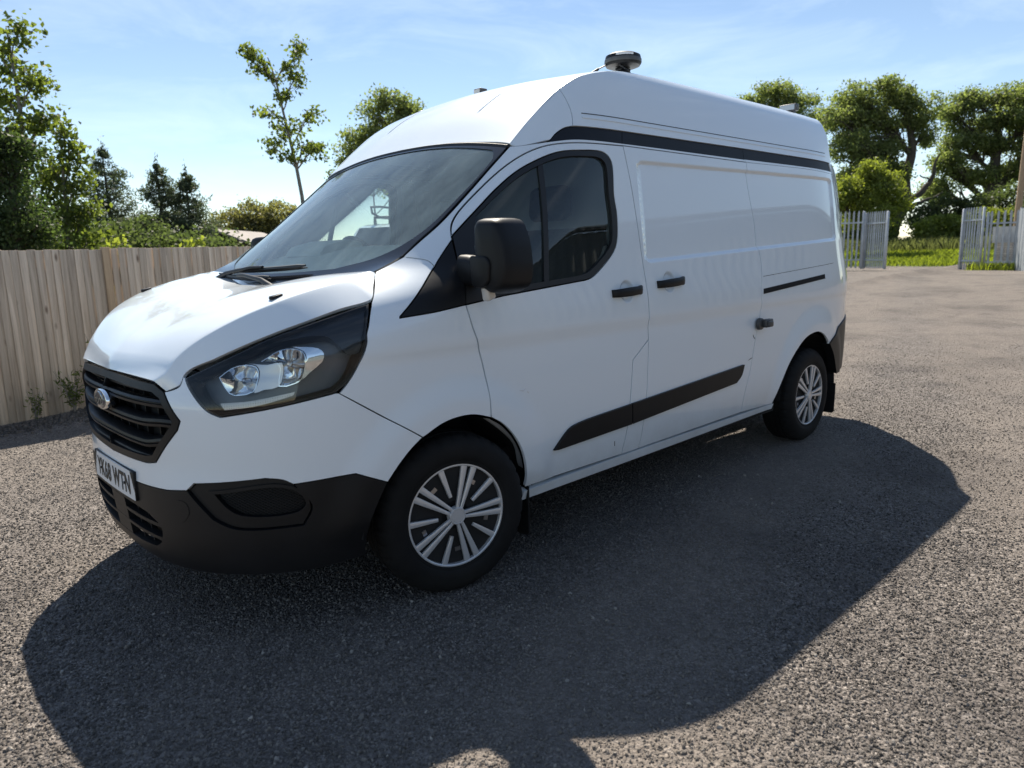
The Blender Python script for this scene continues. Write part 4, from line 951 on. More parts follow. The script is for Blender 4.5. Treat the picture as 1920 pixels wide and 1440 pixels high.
V=[(x,y,gz(x,y) if abs(x)<120 and abs(y)<120 else gz(max(-120,min(120,x)),max(-120,min(120,y)))) for x in gx for y in gy]; ny=len(gy)
F=[(i*ny+j,(i+1)*ny+j,(i+1)*ny+j+1,i*ny+j+1) for i in range(len(gx)-1) for j in range(ny-1)]
def gravel_material():
    m=bpy.data.materials.new('gravel_ground'); m.use_nodes=True; nt=m.node_tree; b=nt.nodes['Principled BSDF']; L=nt.links.new
    g=N(nt,'ShaderNodeNewGeometry'); pos=g.outputs['Position']
    def ramp(src,stops):
        r=N(nt,'ShaderNodeValToRGB'); e=r.color_ramp.elements
        while len(e)<len(stops): e.new(.5)
        for k,(p,c) in enumerate(stops): e[k].position=p; e[k].color=(*c,1)
        L(src,r.inputs[0]); return r.outputs[0]
    def mixc(f,a,b_,t='MIX'):
        n=N(nt,'ShaderNodeMix',data_type='RGBA',blend_type=t)
        for s_,i in ((f,0),(a,6),(b_,7)):
            if isinstance(s_,(int,float)): n.inputs[i].default_value=s_
            elif isinstance(s_,tuple): n.inputs[i].default_value=(*s_,1)
            else: L(s_,n.inputs[i])
        return n.outputs[2]
    v1=N(nt,'ShaderNodeTexVoronoi',_Scale=130.0); L(pos,v1.inputs['Vector']); v2=N(nt,'ShaderNodeTexVoronoi',_Scale=60.0); L(pos,v2.inputs['Vector'])
    s1=N(nt,'ShaderNodeSeparateColor'); L(v1.outputs['Color'],s1.inputs[0])
    c=ramp(s1.outputs[0],[(0,(0.065,0.057,0.050)),(.35,(0.133,0.116,0.103)),(.75,(0.212,0.185,0.166)),(1,(0.388,0.348,0.313))])
    s2=N(nt,'ShaderNodeSeparateColor'); L(v2.outputs['Color'],s2.inputs[0]); c2=ramp(s2.outputs[1],[(0,(0.073,0.064,0.056)),(.6,(0.165,0.144,0.129)),(1,(0.294,0.263,0.238))])
    n0=N(nt,'ShaderNodeTexNoise',_Scale=3.0,_Detail=5.0,_Roughness=.65); L(pos,n0.inputs['Vector'])
    c=mixc(ramp(n0.outputs[0],[(.42,(0,0,0)),(.62,(1,1,1))]),c,c2)
    # worn, dusty tracks and darker damp patches
    at_=N(nt,'ShaderNodeAttribute',attribute_name='dust_haze'); c=mixc(ramp(at_.outputs['Fac'],[(.25,(0,0,0)),(.85,(.50,.50,.50))]),c,(0.227,0.193,0.163))
    sx=N(nt,'ShaderNodeSeparateXYZ'); L(pos,sx.inputs[0])
    mr=N(nt,'ShaderNodeMapRange',interpolation_type='SMOOTHSTEP'); mr.inputs['From Min'].default_value=-9; mr.inputs['From Max'].default_value=-24; mr.inputs['To Max'].default_value=.45; L(sx.outputs[0],mr.inputs[0]); c=mixc(mr.outputs[0],c,(.235,.206,.178))
    n2=N(nt,'ShaderNodeTexNoise',_Scale=2.6,_Detail=7.0,_Roughness=.7); L(pos,n2.inputs['Vector'])
    c=mixc(1.0,c,ramp(n2.outputs[0],[(.32,(.70,.70,.72)),(.52,(1,1,1))]),'MULTIPLY')
    ad_=N(nt,'ShaderNodeAttribute',attribute_name='damp'); c=mixc(1.0,c,ramp(ad_.outputs['Fac'],[(0,(1,1,1)),(1,(.74,.74,.75))]),'MULTIPLY')
    # grass verge colour well beyond the gate and behind the fence
    mr=N(nt,'ShaderNodeMapRange',interpolation_type='SMOOTHSTEP'); mr.inputs['From Min'].default_value=-27.5; mr.inputs['From Max'].default_value=-29.0; L(sx.outputs[0],mr.inputs[0]); c=mixc(mr.outputs[0],c,(.09,.13,.035))
    mr=N(nt,'ShaderNodeMapRange'); mr.inputs['From Min'].default_value=-4.8; mr.inputs['From Max'].default_value=-5.6; L(sx.outputs[1],mr.inputs[0])
    mr2=N(nt,'ShaderNodeMapRange'); mr2.inputs['From Min'].default_value=-12; mr2.inputs['From Max'].default_value=-10; L(sx.outputs[0],mr2.inputs[0]); mm=N(nt,'ShaderNodeMath',operation='MULTIPLY'); L(mr.outputs[0],mm.inputs[0]); L(mr2.outputs[0],mm.inputs[1]); c=mixc(mm.outputs[0],c,(.06,.085,.03))
    L(c,b.inputs['Base Color']); b.inputs['Roughness'].default_value=.85; b.inputs['Specular IOR Level'].default_value=.35
    ad=N(nt,'ShaderNodeMath',operation='MULTIPLY_ADD'); ad.inputs[1].default_value=-.55; L(v1.outputs['Distance'],ad.inputs[0])
    a2=N(nt,'ShaderNodeMath',operation='MULTIPLY_ADD'); a2.inputs[1].default_value=-1.1; L(v2.outputs['Distance'],a2.inputs[0]); L(ad.outputs[0],a2.inputs[2])
    L(s1.outputs[1],ad.inputs[2])
    bp=N(nt,'ShaderNodeBump'); bp.inputs['Strength'].default_value=.9; bp.inputs['Distance'].default_value=.010; L(a2.outputs[0],bp.inputs['Height']); L(bp.outputs[0],b.inputs['Normal'])
    return m
gm=gravel_material()
gnd=mesh('ground',V,F,gm,None,True)
def put(me,nm,vals): a=me.attributes.new(nm,'FLOAT','POINT'); a.data.foreach_set('value',vals)
put(gnd.data,'dust_haze',[dust_haze(v[0],v[1]) if abs(v[0])<60 and abs(v[1])<60 else .3 for v in V]); put(gnd.data,'damp',[damp(v[0],v[1]) if abs(v[0])<60 and abs(v[1])<60 else .0 for v in V]); tag(gnd,kind='structure')
# loose stones: scattered through geometry nodes, far too many to count
def stones(name,label,n,sampler,r0,r1,col,seedv,isl=.55):
    P=np.array([sampler() for _ in range(n)]); me=bpy.data.meshes.new(name); me.from_pydata([(x,y,gz(x,y)+.001) for x,y in P],[],[])
    put(me,'dust_haze',[dust_haze(x,y) for x,y in P]); put(me,'damp',[damp(x,y) for x,y in P])
    o=link(name,me); tag(o,label,'stones',kind='stuff')
    mt=mat(name+'_stone',col,.85,objrand=isl,var=.2,vscale=300,spec=.35)
    tn_=mt.node_tree; bs=tn_.nodes['Principled BSDF']; src=bs.inputs['Base Color'].links[0].from_socket; LL_=tn_.links.new
    a1=N(tn_,'ShaderNodeAttribute',attribute_name='dust_haze',attribute_type='INSTANCER'); a2=N(tn_,'ShaderNodeAttribute',attribute_name='damp',attribute_type='INSTANCER')
    k1=N(tn_,'ShaderNodeMapRange'); k1.inputs['From Min'].default_value=.25; k1.inputs['From Max'].default_value=.85; k1.inputs['To Max'].default_value=.6; LL_(a1.outputs['Fac'],k1.inputs[0])
    m1_=N(tn_,'ShaderNodeMix',data_type='RGBA'); m1_.inputs[7].default_value=(col[0]*1.35,col[1]*1.33,col[2]*1.28,1); LL_(k1.outputs[0],m1_.inputs[0]); LL_(src,m1_.inputs[6])
    k2=N(tn_,'ShaderNodeMapRange'); k2.inputs['To Min'].default_value=1.0; k2.inputs['To Max'].default_value=.74; LL_(a2.outputs['Fac'],k2.inputs[0])
    m2_=N(tn_,'ShaderNodeMix',data_type='RGBA',blend_type='MULTIPLY'); m2_.inputs[0].default_value=1; LL_(m1_.outputs[2],m2_.inputs[6]); LL_(k2.outputs[0],m2_.inputs[7]); LL_(m2_.outputs[2],bs.inputs['Base Color'])
    ng=bpy.data.node_groups.new(name,'GeometryNodeTree'); ng.interface.new_socket('Geometry',in_out='INPUT',socket_type='NodeSocketGeometry'); ng.interface.new_socket('Geometry',in_out='OUTPUT',socket_type='NodeSocketGeometry')
    gi=N(ng,'NodeGroupInput'); go=N(ng,'NodeGroupOutput'); ico=N(ng,'GeometryNodeMeshIcoSphere'); ico.inputs['Subdivisions'].default_value=2; ico.inputs['Radius'].default_value=1
    nz=N(ng,'ShaderNodeTexNoise',_Scale=1.1,_Detail=2.0); sp=N(ng,'GeometryNodeSetPosition'); vm=N(ng,'ShaderNodeVectorMath',operation='SUBTRACT'); vm.inputs[1].default_value=(.5,.5,.5); vs_=N(ng,'ShaderNodeVectorMath',operation='SCALE'); vs_.inputs['Scale'].default_value=1.5
    sm=N(ng,'GeometryNodeSetMaterial'); sm.inputs['Material'].default_value=mt
    ip=N(ng,'GeometryNodeInstanceOnPoints')
    rr=N(ng,'FunctionNodeRandomValue',data_type='FLOAT_VECTOR'); rr.inputs[1].default_value=(6.28,6.28,6.28); rr.inputs['Seed'].default_value=seedv
    rs=N(ng,'FunctionNodeRandomValue',data_type='FLOAT'); rs.inputs[2].default_value=0; rs.inputs[3].default_value=1; rs.inputs['Seed'].default_value=seedv+1
    pw=N(ng,'ShaderNodeMath',operation='POWER'); pw.inputs[1].default_value=3.0
    ma=N(ng,'ShaderNodeMath',operation='MULTIPLY_ADD'); ma.inputs[1].default_value=r1-r0; ma.inputs[2].default_value=r0
    sq=N(ng,'FunctionNodeRandomValue',data_type='FLOAT_VECTOR'); sq.inputs[0].default_value=(.7,.6,.4); sq.inputs[1].default_value=(1.35,1.1,.8); sq.inputs['Seed'].default_value=seedv+2
    sv=N(ng,'ShaderNodeVectorMath',operation='SCALE'); lk_=ng.links.new
    lk_(nz.outputs['Color'],vm.inputs[0]); lk_(vm.outputs[0],vs_.inputs[0]); lk_(ico.outputs[0],sp.inputs['Geometry']); lk_(vs_.outputs[0],sp.inputs['Offset']); lk_(sp.outputs[0],sm.inputs[0])
    lk_(rs.outputs[1],pw.inputs[0]); lk_(pw.outputs[0],ma.inputs[0]); lk_(sq.outputs[0],sv.inputs[0]); lk_(ma.outputs[0],sv.inputs['Scale'])
    lk_(gi.outputs[0],ip.inputs['Points']); lk_(sm.outputs[0],ip.inputs['Instance']); lk_(rr.outputs[0],ip.inputs['Rotation']); lk_(sv.outputs[0],ip.inputs['Scale']); lk_(ip.outputs[0],go.inputs[0])
    md=o.modifiers.new('scatter','NODES'); md.node_group=ng
    return o
def near(rmax,pw=1.0,fade=False):
    def f():
        while True:
            a=yaw+random.uniform(-.72,.72); r=.9+(rmax-.9)*(random.random()**pw if not fade else min(random.random(),random.random())**pw)
            x,y=1.763+r*math.cos(a),3.15+r*math.sin(a)
            if y>-4.35 and random.random()>.75*max(0,dust_haze(x,y)-.35): return x,y
    return f
stones('gravel','loose grey crushed stone spread over the whole yard',280000,near(12.0,.9,True),.0020,.0075,(.150,.134,.119),3,.66)
stones('pale_chippings','scattered larger pale stone chips lying in the gravel',1500,near(10.0,.8,True),.003,.011,(.27,.245,.215),9,.45)
def heap():
    x=random.uniform(-1.6,1.6); return x,-4.33+abs(random.gauss(0,.16))
stones('dirt_heap','dark crumbled dirt and stones banked along the foot of the timber fence',5000,heap,.006,.026,(.085,.073,.064),15)
# --- timber fence
FY=-4.47
wood=bpy.data.materials.new('weathered_board'); wood.use_nodes=True
def wood_material(m,c0,c1,rnd=.16):
    nt=m.node_tree; b=nt.nodes['Principled BSDF']; L=nt.links.new
    tc=N(nt,'ShaderNodeTexCoord'); oi=N(nt,'ShaderNodeObjectInfo'); mp=N(nt,'ShaderNodeMapping'); mp.inputs['Scale'].default_value=(30,30,1.3)
    cb=N(nt,'ShaderNodeCombineXYZ'); mu=N(nt,'ShaderNodeMath',operation='MULTIPLY'); mu.inputs[1].default_value=37.; L(oi.outputs['Random'],mu.inputs[0]); L(mu.outputs[0],cb.inputs[0]); L(mu.outputs[0],cb.inputs[2]); L(cb.outputs[0],mp.inputs['Location'])
    L(tc.outputs['Object'],mp.inputs[0]); n=N(nt,'ShaderNodeTexNoise',_Scale=1.0,_Detail=8.0,_Roughness=.65,_Distortion=.6); L(mp.outputs[0],n.inputs[0])
    r=N(nt,'ShaderNodeValToRGB'); e=r.color_ramp.elements; e[0].position=.30; e[0].color=(*c0,1); e[1].position=.68; e[1].color=(*c1,1); L(n.outputs[0],r.inputs[0])
    mp2=N(nt,'ShaderNodeMapping'); mp2.inputs['Scale'].default_value=(9,9,3.2); L(cb.outputs[0],mp2.inputs['Location']); L(tc.outputs['Object'],mp2.inputs[0]); k=N(nt,'ShaderNodeTexVoronoi',_Scale=1.0); L(mp2.outputs[0],k.inputs[0])
    kr=N(nt,'ShaderNodeValToRGB'); e=kr.color_ramp.elements; e[0].position=.05; e[0].color=(.35,.3,.27,1); e[1].position=.16; e[1].color=(1,1,1,1); L(k.outputs[0],kr.inputs[0])
    mm=N(nt,'ShaderNodeMix',data_type='RGBA',blend_type='MULTIPLY'); mm.inputs[0].default_value=1; L(r.outputs[0],mm.inputs[6]); L(kr.outputs[0],mm.inputs[7])
    mr=N(nt,'ShaderNodeMapRange'); mr.inputs['To Min'].default_value=1-rnd; mr.inputs['To Max'].default_value=1+rnd; L(oi.outputs['Random'],mr.inputs[0])
    m2=N(nt,'ShaderNodeMix',data_type='RGBA',blend_type='MULTIPLY'); m2.inputs[0].default_value=1; L(mm.outputs[2],m2.inputs[6]); L(mr.outputs[0],m2.inputs[7]); L(m2.outputs[2],b.inputs['Base Color'])
    b.inputs['Roughness'].default_value=.85; bp=N(nt,'ShaderNodeBump'); bp.inputs['Strength'].default_value=.5; bp.inputs['Distance'].default_value=.003; L(n.outputs[0],bp.inputs['Height']); L(bp.outputs[0],b.inputs['Normal'])
wood_material(wood,(.40,.305,.22),(.72,.58,.44),.22)
postw=bpy.data.materials.new('fence_post_wood'); postw.use_nodes=True; wood_material(postw,(.36,.24,.14),(.58,.42,.27))
fence=empty('timber_fence',(-1.5,FY,0)); tag(fence,'weathered vertical board timber fence along the left of the yard','fence')
mb=MB(); w_=.069; mb.prism([(-w_/2,0),(w_/2,.004),(w_/2,.016),(-w_/2,.005)],0,1.56,lambda a,b,h:Vector((a,b,h)))
me=bevel(mb.out('board',wood,fence),.0015,1).data; bpy.data.objects.remove(bpy.data.objects['board'])
x=3.0; i=0
while x>-7.2:
    if not(-.275<x<-.205):
        o=link('board',me,fence); o.location=(x+1.5,random.uniform(-.003,.003),-.03+random.uniform(-.004,.004)+(.012 if x<-.3 else 0)); o.rotation_euler=(random.uniform(-.004,.004),random.uniform(-.0035,.0035),random.uniform(-.015,.015)); o.scale=(random.uniform(.96,1.03),1,random.uniform(.998,1.002))
    x-=.0615
for px in (2.55,-.24,-3.0,-5.8):
    mb=MB(); mb.box((0,0,.77),(.066,.075,1.56)); o=bevel(mb.out('post',postw,fence),.004); o.location=(px+1.5,-.012 if px!=-.24 else .0,0)
for z in (.3,.85,1.36):
    mb=MB(); mb.box((-.6,-.05,z),(10.2,.05,.08)); mb.out('rail',wood,fence)

# --- palisade gates and fence at the far end of the yard
galv=mat('galvanised_steel',(.46,.48,.50),.5,metal=.35,var=.2,vscale=3,objrand=.08)
def pale_mesh():
    mb=MB(); P=[(-.034,.0),(-.022,.012),(.022,.012),(.034,.0)]; H=1.95; V=[];F=[]
    for a,b in P: V.append((a,b,0))
    for a,b in P: V.append((a,b,H-.02))
    V+= [(-.014,.012,H+.05),(.014,.012,H+.05)]
    F=[(0,1,5,4),(1,2,6,5),(2,3,7,6),(4,5,8),(5,6,9,8),(6,7,9)]
    k=len(V); V2=[(a,b-.003,c) for a,b,c in V]; F2=[tuple(reversed([i+k for i in f])) for f in F]
    mb.add(V+V2,F+F2); o=mb.out('pale',galv); me=o.data; bpy.data.objects.remove(o); return me
PALE=pale_mesh()
def palisade(name,label,cat,a,b,zb,sp=.152,post=True,lean=0.,h=1.0,group=None):
    a=Vector(a); b=Vector(b); d=(b-a); L_=d.length; ang=math.atan2(d.y,d.x); root=empty(name,(a.x,a.y,zb),None,ang); tag(root,label,cat,group)
    n=int(L_/sp); root.rotation_euler=(lean,0,ang)
    for i in range(n):
        o=link('pale',PALE,root); o.location=((i+.6)*L_/n,0,.03); o.rotation_euler=(random.uniform(-.008,.008),random.uniform(-.006,.006),0); o.scale=(1,1,h)
    for z in (.32*h,1.62*h):
        mb=MB(); mb.box((L_/2,-.025,z),(L_,.012,.05)); mb.box((L_/2,-.045,z-.02),(L_,.04,.008)); mb.out('rail',galv,root)
    for x in (0,L_):
        if post: mb=MB(); mb.box((x,-.03,1.0*h),(.07,.06,2.0*h)); bevel(mb.out('post',galv,root),.006,1)
    return root
palisade('palisade_fence','grey steel palisade fence running behind the van beside the left gate leaf','fence',(-25.2,-13.0),(-25.2,-6.86),.60)
palisade('palisade_gate','open grey steel palisade gate leaf on the left of the yard entrance','gate',(-25.28,-6.82),(-24.68,-5.88),.60,.10,h=.97)
palisade('palisade_gate','open grey steel palisade gate leaf on the right of the yard entrance','gate',(-25.55,-3.86),(-25.05,-3.17),.53,.10,h=.99)
palisade('palisade_fence','short grey steel palisade fence panel in front of the pale brick pillar','fence',(-25.25,-3.12),(-25.35,-2.28),.50,h=.93)
sheet=mat('grey_sheet_steel',(.48,.50,.52),.45,metal=.3,var=.15,vscale=2)
fc=empty('sheet_fence',(-25.0,-2.22,.47)); tag(fc,'grey steel sheet fence panels at the right edge of the yard','fence')
for i in range(6):
    mb=MB(); 
    for k in range(4): mb.prism([(0,0),(.03,.03),(.22,.03),(.25,0)],0,1.93,lambda a,b,h,k=k:Vector((.03+k*.25+a+i*1.05,-b,h-.04*i*.2)))
    o=mb.out('panel',sheet,fc,20)
    mb=MB(); mb.box((i*1.05,.02,.97),(.06,.06,2.0)); mb.out('post',galv,fc)
fc.rotation_euler=(0,0,math.radians(28))
sg_=empty('gate_board',(-25.42,-3.0,1.35)); tag(sg_,'blank grey board fixed behind the right palisade panel','board')
mb=MB(); mb.box((0,.33,.30),(.015,.66,.50)); o=mb.out('board_sheet',sheet,sg_)
pilm=bpy.data.materials.new('pale_brick'); pilm.use_nodes=True
pilr=empty('brick_pillar',(-25.95,-2.72,.50)); tag(pilr,'pale brick pillar standing behind the right palisade panel','pillar')
bk=mat('pale_painted_brick',(.52,.49,.45),.85,objrand=.18,var=.2); mort=mat('pillar_mortar',(.35,.33,.31),.9)
mb=MB(); mb.box((0,0,.55),(.41,.41,1.10)); mb.out('core',mort,pilr)
mb=MB(); mb.box((0,0,0),(.215,.10,.062)); o=bevel(mb.out('brick',bk,pilr),.004,1); bme=o.data; bpy.data.objects.remove(o)
for c in range(15):
    z=.04+c*.073
    for f in range(4):
        for k in (-1,1):
            o=link('brick',bme,pilr); a=f*PI/2; sh=.0 if c%2 else .0; lx=k*.112; ly=.165
            o.location=(lx*math.cos(a)-ly*math.sin(a),lx*math.sin(a)+ly*math.cos(a),z); o.rotation_euler=(0,0,a)
mb=MB(); mb.box((0,0,1.14),(.50,.50,.06)); bevel(mb.out('coping',mort,pilr),.012)
pole=empty('telegraph_pole',(-27.7,-2.85,.6)); tag(pole,'brown wooden pole rising behind the sheet fence at the right edge','pole')
mb=MB(); mb.tube([(0,0,0),(0.0,.02,2.0),(.03,.10,6.5)],[.11,.10,.085],14); mb.out('pole_shaft',postw,pole,40)

# --- low building with grey roof beyond the fence
hb=empty('outbuilding',(-11.6,-27.6,0)); tag(hb,'low outbuilding with a pale grey felt roof beyond the timber fence','building')
hb.rotation_euler=(0,0,math.radians(44)); hw_=mat('outbuilding_wall',(.10,.085,.07),.85,var=.2); hr_=mat('felt_roof',(.33,.30,.275),.9,var=.15,vscale=3)
mb=MB(); mb.box((0,0,1.0),(5.0,3.0,2.0)); mb.out('wall',hw_,hb)
mb=MB(); mb.prism([(-1.75,1.98),(0,2.62),(1.75,1.98),(1.75,2.05),(0,2.70),(-1.75,2.05)],-2.7,2.7,lambda a,b,h:Vector((h,a,b))); mb.out('roof',hr_,hb)

# --- white van with a ladder rack parked behind the fence
wv=empty('van',(-6.0,-6.95,0),None,math.radians(25)); tag(wv,'white van with a black ladder rack seen through the windscreen of the nearer van','van')
prof=[(-2.3,.35),(-2.3,1.3),(-2.2,1.85),(-2.0,1.93),(.7,1.95),(1.0,1.88),(1.75,1.15),(2.45,.95),(2.55,.7),(2.55,.35)]
mb=MB(); mb.prism(rounded(prof,.12,4),-.85,.85,lambda a,b,h:Vector((a,h,b))); bevel(mb.out('body',M['paint2'],wv),.07,3,50)
for sg in (1,-1):
    mb=MB(); mb.prism(rounded([(.35,1.2),(.35,1.75),(.85,1.76),(1.45,1.22)],.06,4),.852,.862,lambda a,b,h:Vector((a,sg*h,b))); mb.out('side_window',M['frit'],wv)
    for x in (-1.5,1.55):
        mb=MB(); mb.lathe([(0,.0),(.18,.01),(.20,.03),(.31,.03),(.33,.0),(.33,-.16),(0,-.16)],28,'y'); o=mb.out('wheel',M['rubber'],wv,40); o.location=(x,sg*.78,.33); o.rotation_euler=(0,0,0 if sg>0 else PI)
mb=MB(); mb.prism([(1.05,1.86),(1.72,1.20),(1.74,1.21),(1.07,1.875)],-.72,.72,lambda a,b,h:Vector((a,h,b))); mb.out('windscreen',M['frit'],wv)
rk=empty('ladder_rack',(0,0,0),wv)
for x in (-1.9,-.6,.6): mb=MB(); mb.tube([(x,-.72,1.92),(x,-.72,2.06),(x,.72,2.06),(x,.72,1.92)],.022,8); mb.out('rack_bar',M['seal'],rk,50)
for y in (-.66,.66): mb=MB(); mb.tube([(-2.0,y,2.06),(.5,y,2.06),(.75,y,2.12),(.78,y,2.22),(.5,y,2.24),(-2.0,y,2.24)],.02,8); mb.out('rack_rail',M['seal'],rk,50)
mb=MB(); mb.tube([(-2.0,.35,2.13),(1.0,.35,2.13)],.06,12); mb.out('pipe_tube',M['seal'],rk,50)

# --- corrugated shed on the far side of the yard, behind the photographer (it mirrors in the van's flank)
sh=empty('corrugated_shed',(-15,10,0)); tag(sh,'long corrugated sheet shed mirrored in the flank of the white van','building')
shm=mat('shed_sheet',(.17,.185,.18),.55,var=.2,vscale=1.5); shr=mat('shed_roof_sheet',(.16,.165,.16),.6)
def corr(name,p0,p1,z0,z1,pitch,amp,m,lean=(0,0)):
    p0=Vector((*p0,0)); p1=Vector((*p1,0)); d=p1-p0; L_=d.length; d.normalize(); nrm=Vector((-d.y,d.x,0)); n=int(L_/pitch*6); V=[];F=[]
    for i in range(n+1):
        s_=L_*i/n; o_=amp*math.sin(2*PI*s_/pitch); o_=max(-amp*.7,min(amp*.7,o_)); q=p0+d*s_
        V.append(q+nrm*o_+Vector((0,0,z0))); V.append(q+nrm*o_+Vector((lean[0],lean[1],z1+(o_ if lean!=(0,0) else 0))))
    for i in range(n): F.append((2*i,2*i+2,2*i+3,2*i+1))
    mb=MB(); mb.add([v-sh.location for v in V],F); return mb.out(name,m,sh)
a0,a1=(8,16.3),(-30,2.8+.4)
corr('wall',(8,16.5),(-30,3.0),0,3.95,.30,.05,shm)
# roof sheets: ridges run up the slope, so the eave is a wavy line
d=Vector((-38,-13.5,0)).normalized(); nr=Vector((-d.y,d.x,0)); nr=nr if nr.y>0 else -nr
V=[];F=[];n=900
for i in range(n+1):
    s_=40.3*i/n; q=Vector((8,16.5,0))+d*s_; w1=.055*math.sin(2*PI*s_/.27)
    V.append(q-nr*.25+Vector((0,0,4.02+w1))); V.append(q+nr*6+Vector((0,0,5.3+w1)))
for i in range(n): F.append((2*i,2*i+2,2*i+3,2*i+1))
mb=MB(); mb.add([v-sh.location for v in V],F); mb.out('roof',shr,sh)
# ================================================================== trees, shrubs and ground plants
bark=mat('tree_bark',(.075,.062,.05),.9,var=.35,vscale=6,bump=.4,bscale=25)
barkp=mat('young_bark',(.20,.18,.15),.85,var=.3,vscale=10)
LM={'oak':leafmat('oak_leaves',(.195,.225,.110),(1.3,1.5,.75)),'dark':leafmat('dark_leaves',(.105,.128,.062),(.9,1.1,.6)),'lime':leafmat('lime_leaves',(.215,.255,.075),(1.25,1.35,.5)),
    'mid':leafmat('maple_leaves',(.115,.142,.055),(1.6,1.8,.6)),'con':leafmat('conifer_sprays',(.125,.155,.10),(.7,.8,.6)),'olive':leafmat('olive_leaves',(.185,.188,.095),(1.3,1.35,.7)),'grass':leafmat('grass_blades',(.185,.23,.065),(1.3,1.4,.4)),'reed':leafmat('reed_blades',(.145,.165,.085),(1.1,1.2,.7)),'ivy':leafmat('ivy_leaves',(.075,.105,.050),(1.0,1.2,.6))}
def leaf_cloud(name,C,size,m,parent,aspect=.62,droop=.0,nb=None):
    """one quad per leaf, C (n,3) centres; random orientation"""
    n=len(C); a=rng.normal(size=(n,3)); a[:,2]-=droop; a/=np.linalg.norm(a,axis=1)[:,None]; b=rng.normal(size=(n,3)); b-=a*(a*b).sum(1)[:,None]; b/=np.linalg.norm(b,axis=1)[:,None]
    s=size*rng.uniform(.6,1.25,(n,1)); c=np.cross(a,b)
    V=np.empty((n,4,3)); V[:,0]=C-a*s*.5; V[:,1]=C+b*s*aspect*.5+c*s*.10; V[:,2]=C+a*s*.5; V[:,3]=C-b*s*aspect*.5+c*s*.10
    me=bpy.data.meshes.new(name); me.vertices.add(4*n); me.vertices.foreach_set('co',V.ravel()); me.loops.add(4*n); me.loops.foreach_set('vertex_index',np.arange(4*n)); me.polygons.add(n); me.polygons.foreach_set('loop_start',np.arange(0,4*n,4)); me.polygons.foreach_set('loop_total',np.full(n,4))
    me.update(calc_edges=True); me.materials.append(m); return link(name,me,parent)
def clumps(blobs,per,k,spread,shell=.55):
    """leaf centres: sub-clumps inside each ellipsoid (biased to its skin), k leaves in each"""
    out=[];cen=[]
    for (cx,cy,cz,rx,ry,rz,wt) in blobs:
        n=max(3,int(per*wt)); d=rng.normal(size=(n,3)); d/=np.linalg.norm(d,axis=1)[:,None]; r=rng.uniform(shell**3,1,(n,1))**(1/3)*rng.uniform(.8,1.12,(n,1))
        c=np.array([cx,cy,cz])+d*r*np.array([rx,ry,rz]); cen.append(c)
        kk=rng.integers(int(k*.4),int(k*1.6)+1,n); sc=spread*rng.uniform(.55,1.35,n)
        for q,m_,s_ in zip(c,kk,sc): out.append(q+np.clip(rng.normal(size=(m_,3)),-1.9,1.9)*s_*np.array([1,1,.7]))
    return np.concatenate(out),np.concatenate(cen)
def limb(a,b,r0,r1,wob,n=7):
    a=np.array(a,float); b=np.array(b,float); P=[];R_=[]; L_=np.linalg.norm(b-a); ph=rng.uniform(0,6,3)
    for i in range(n+1):
        t=i/n; w_=math.sin(PI*t)*wob*L_; P.append(a+(b-a)*t+np.array([math.sin(3*t+ph[0]),math.sin(3.5*t+ph[1]),.6*math.sin(3*t+ph[2])+.5])*w_); R_.append(r0+(r1-r0)*t)
    return P,R_
def tree(name,label,base,trunk,tr,blobs,per,k,spread,size,leaf,bk_=None,cat='tree',group=None,twigs=2,droop=.1,shell=.55):
    """trunk: polyline of points relative to base; tr: radii; blobs relative to base"""
    root=empty(name,base); tag(root,label,cat,group); bk_=bk_ or bark
    big=blobs; mult=3 if len(blobs)>4 else 1
    if len(blobs)>4:      # break each mass into smaller uneven lobes
        nb=[]
        for (cx,cy,cz,rx,ry,rz,wt) in blobs:
            for q in range(4):
                d=rng.normal(size=3); d/=np.linalg.norm(d); f=rng.uniform(.30,.85); s_=rng.uniform(.42,.78)
                nb.append((cx+d[0]*rx*f,cy+d[1]*ry*f,cz+d[2]*rz*f,rx*s_,ry*s_,rz*s_*1.05,wt*.33))
        blobs=nb
    C,cen=clumps(blobs,per,k,spread,shell); leaf_cloud('crown',C,size,LM[leaf],root,droop=droop)
    mb=MB(); T=[np.array(p,float) for p in trunk]; Tp=spl([tuple(p) for p in trunk],.4) if len(trunk)>2 else trunk
    n=len(Tp); R_=[np.interp(i/(n-1),np.linspace(0,1,len(tr)),tr) for i in range(n)]; mb.tube(Tp,R_,10); Tn=np.array(Tp)
    for (cx,cy,cz,rx,ry,rz,wt) in big:
        c=np.array([cx,cy,cz]); hd=np.hypot(Tn[:,0]-cx,Tn[:,1]-cy); okj=np.where(Tn[:,2]<cz-.75*hd-.25*rz)[0]
        j=okj[-1] if len(okj) else int(n*.3); j=max(j,int(n*.22))
        P,R2=limb(Tn[j],c+np.array([0,0,rz*.2]),R_[j]*.5,max(.012,R_[j]*.12),.06); mb.tube(P,R2,6,False)
        dd=np.linalg.norm((cen-c)/np.array([rx,ry,rz]),axis=1); near_=cen[dd<1.3]
        for q in near_[rng.permutation(len(near_))[:max(2,int(len(near_)*.10*twigs))]]:
            jj=rng.integers(2,len(P)); P2,R3=limb(P[jj],q,R2[jj]*.5,.005 if size<.1 else .010,.06,5); mb.tube(P2,R3,4,False)
    mb.out('trunk',bk_,root,60); return root
G_=lambda x,y:gz(x,y)
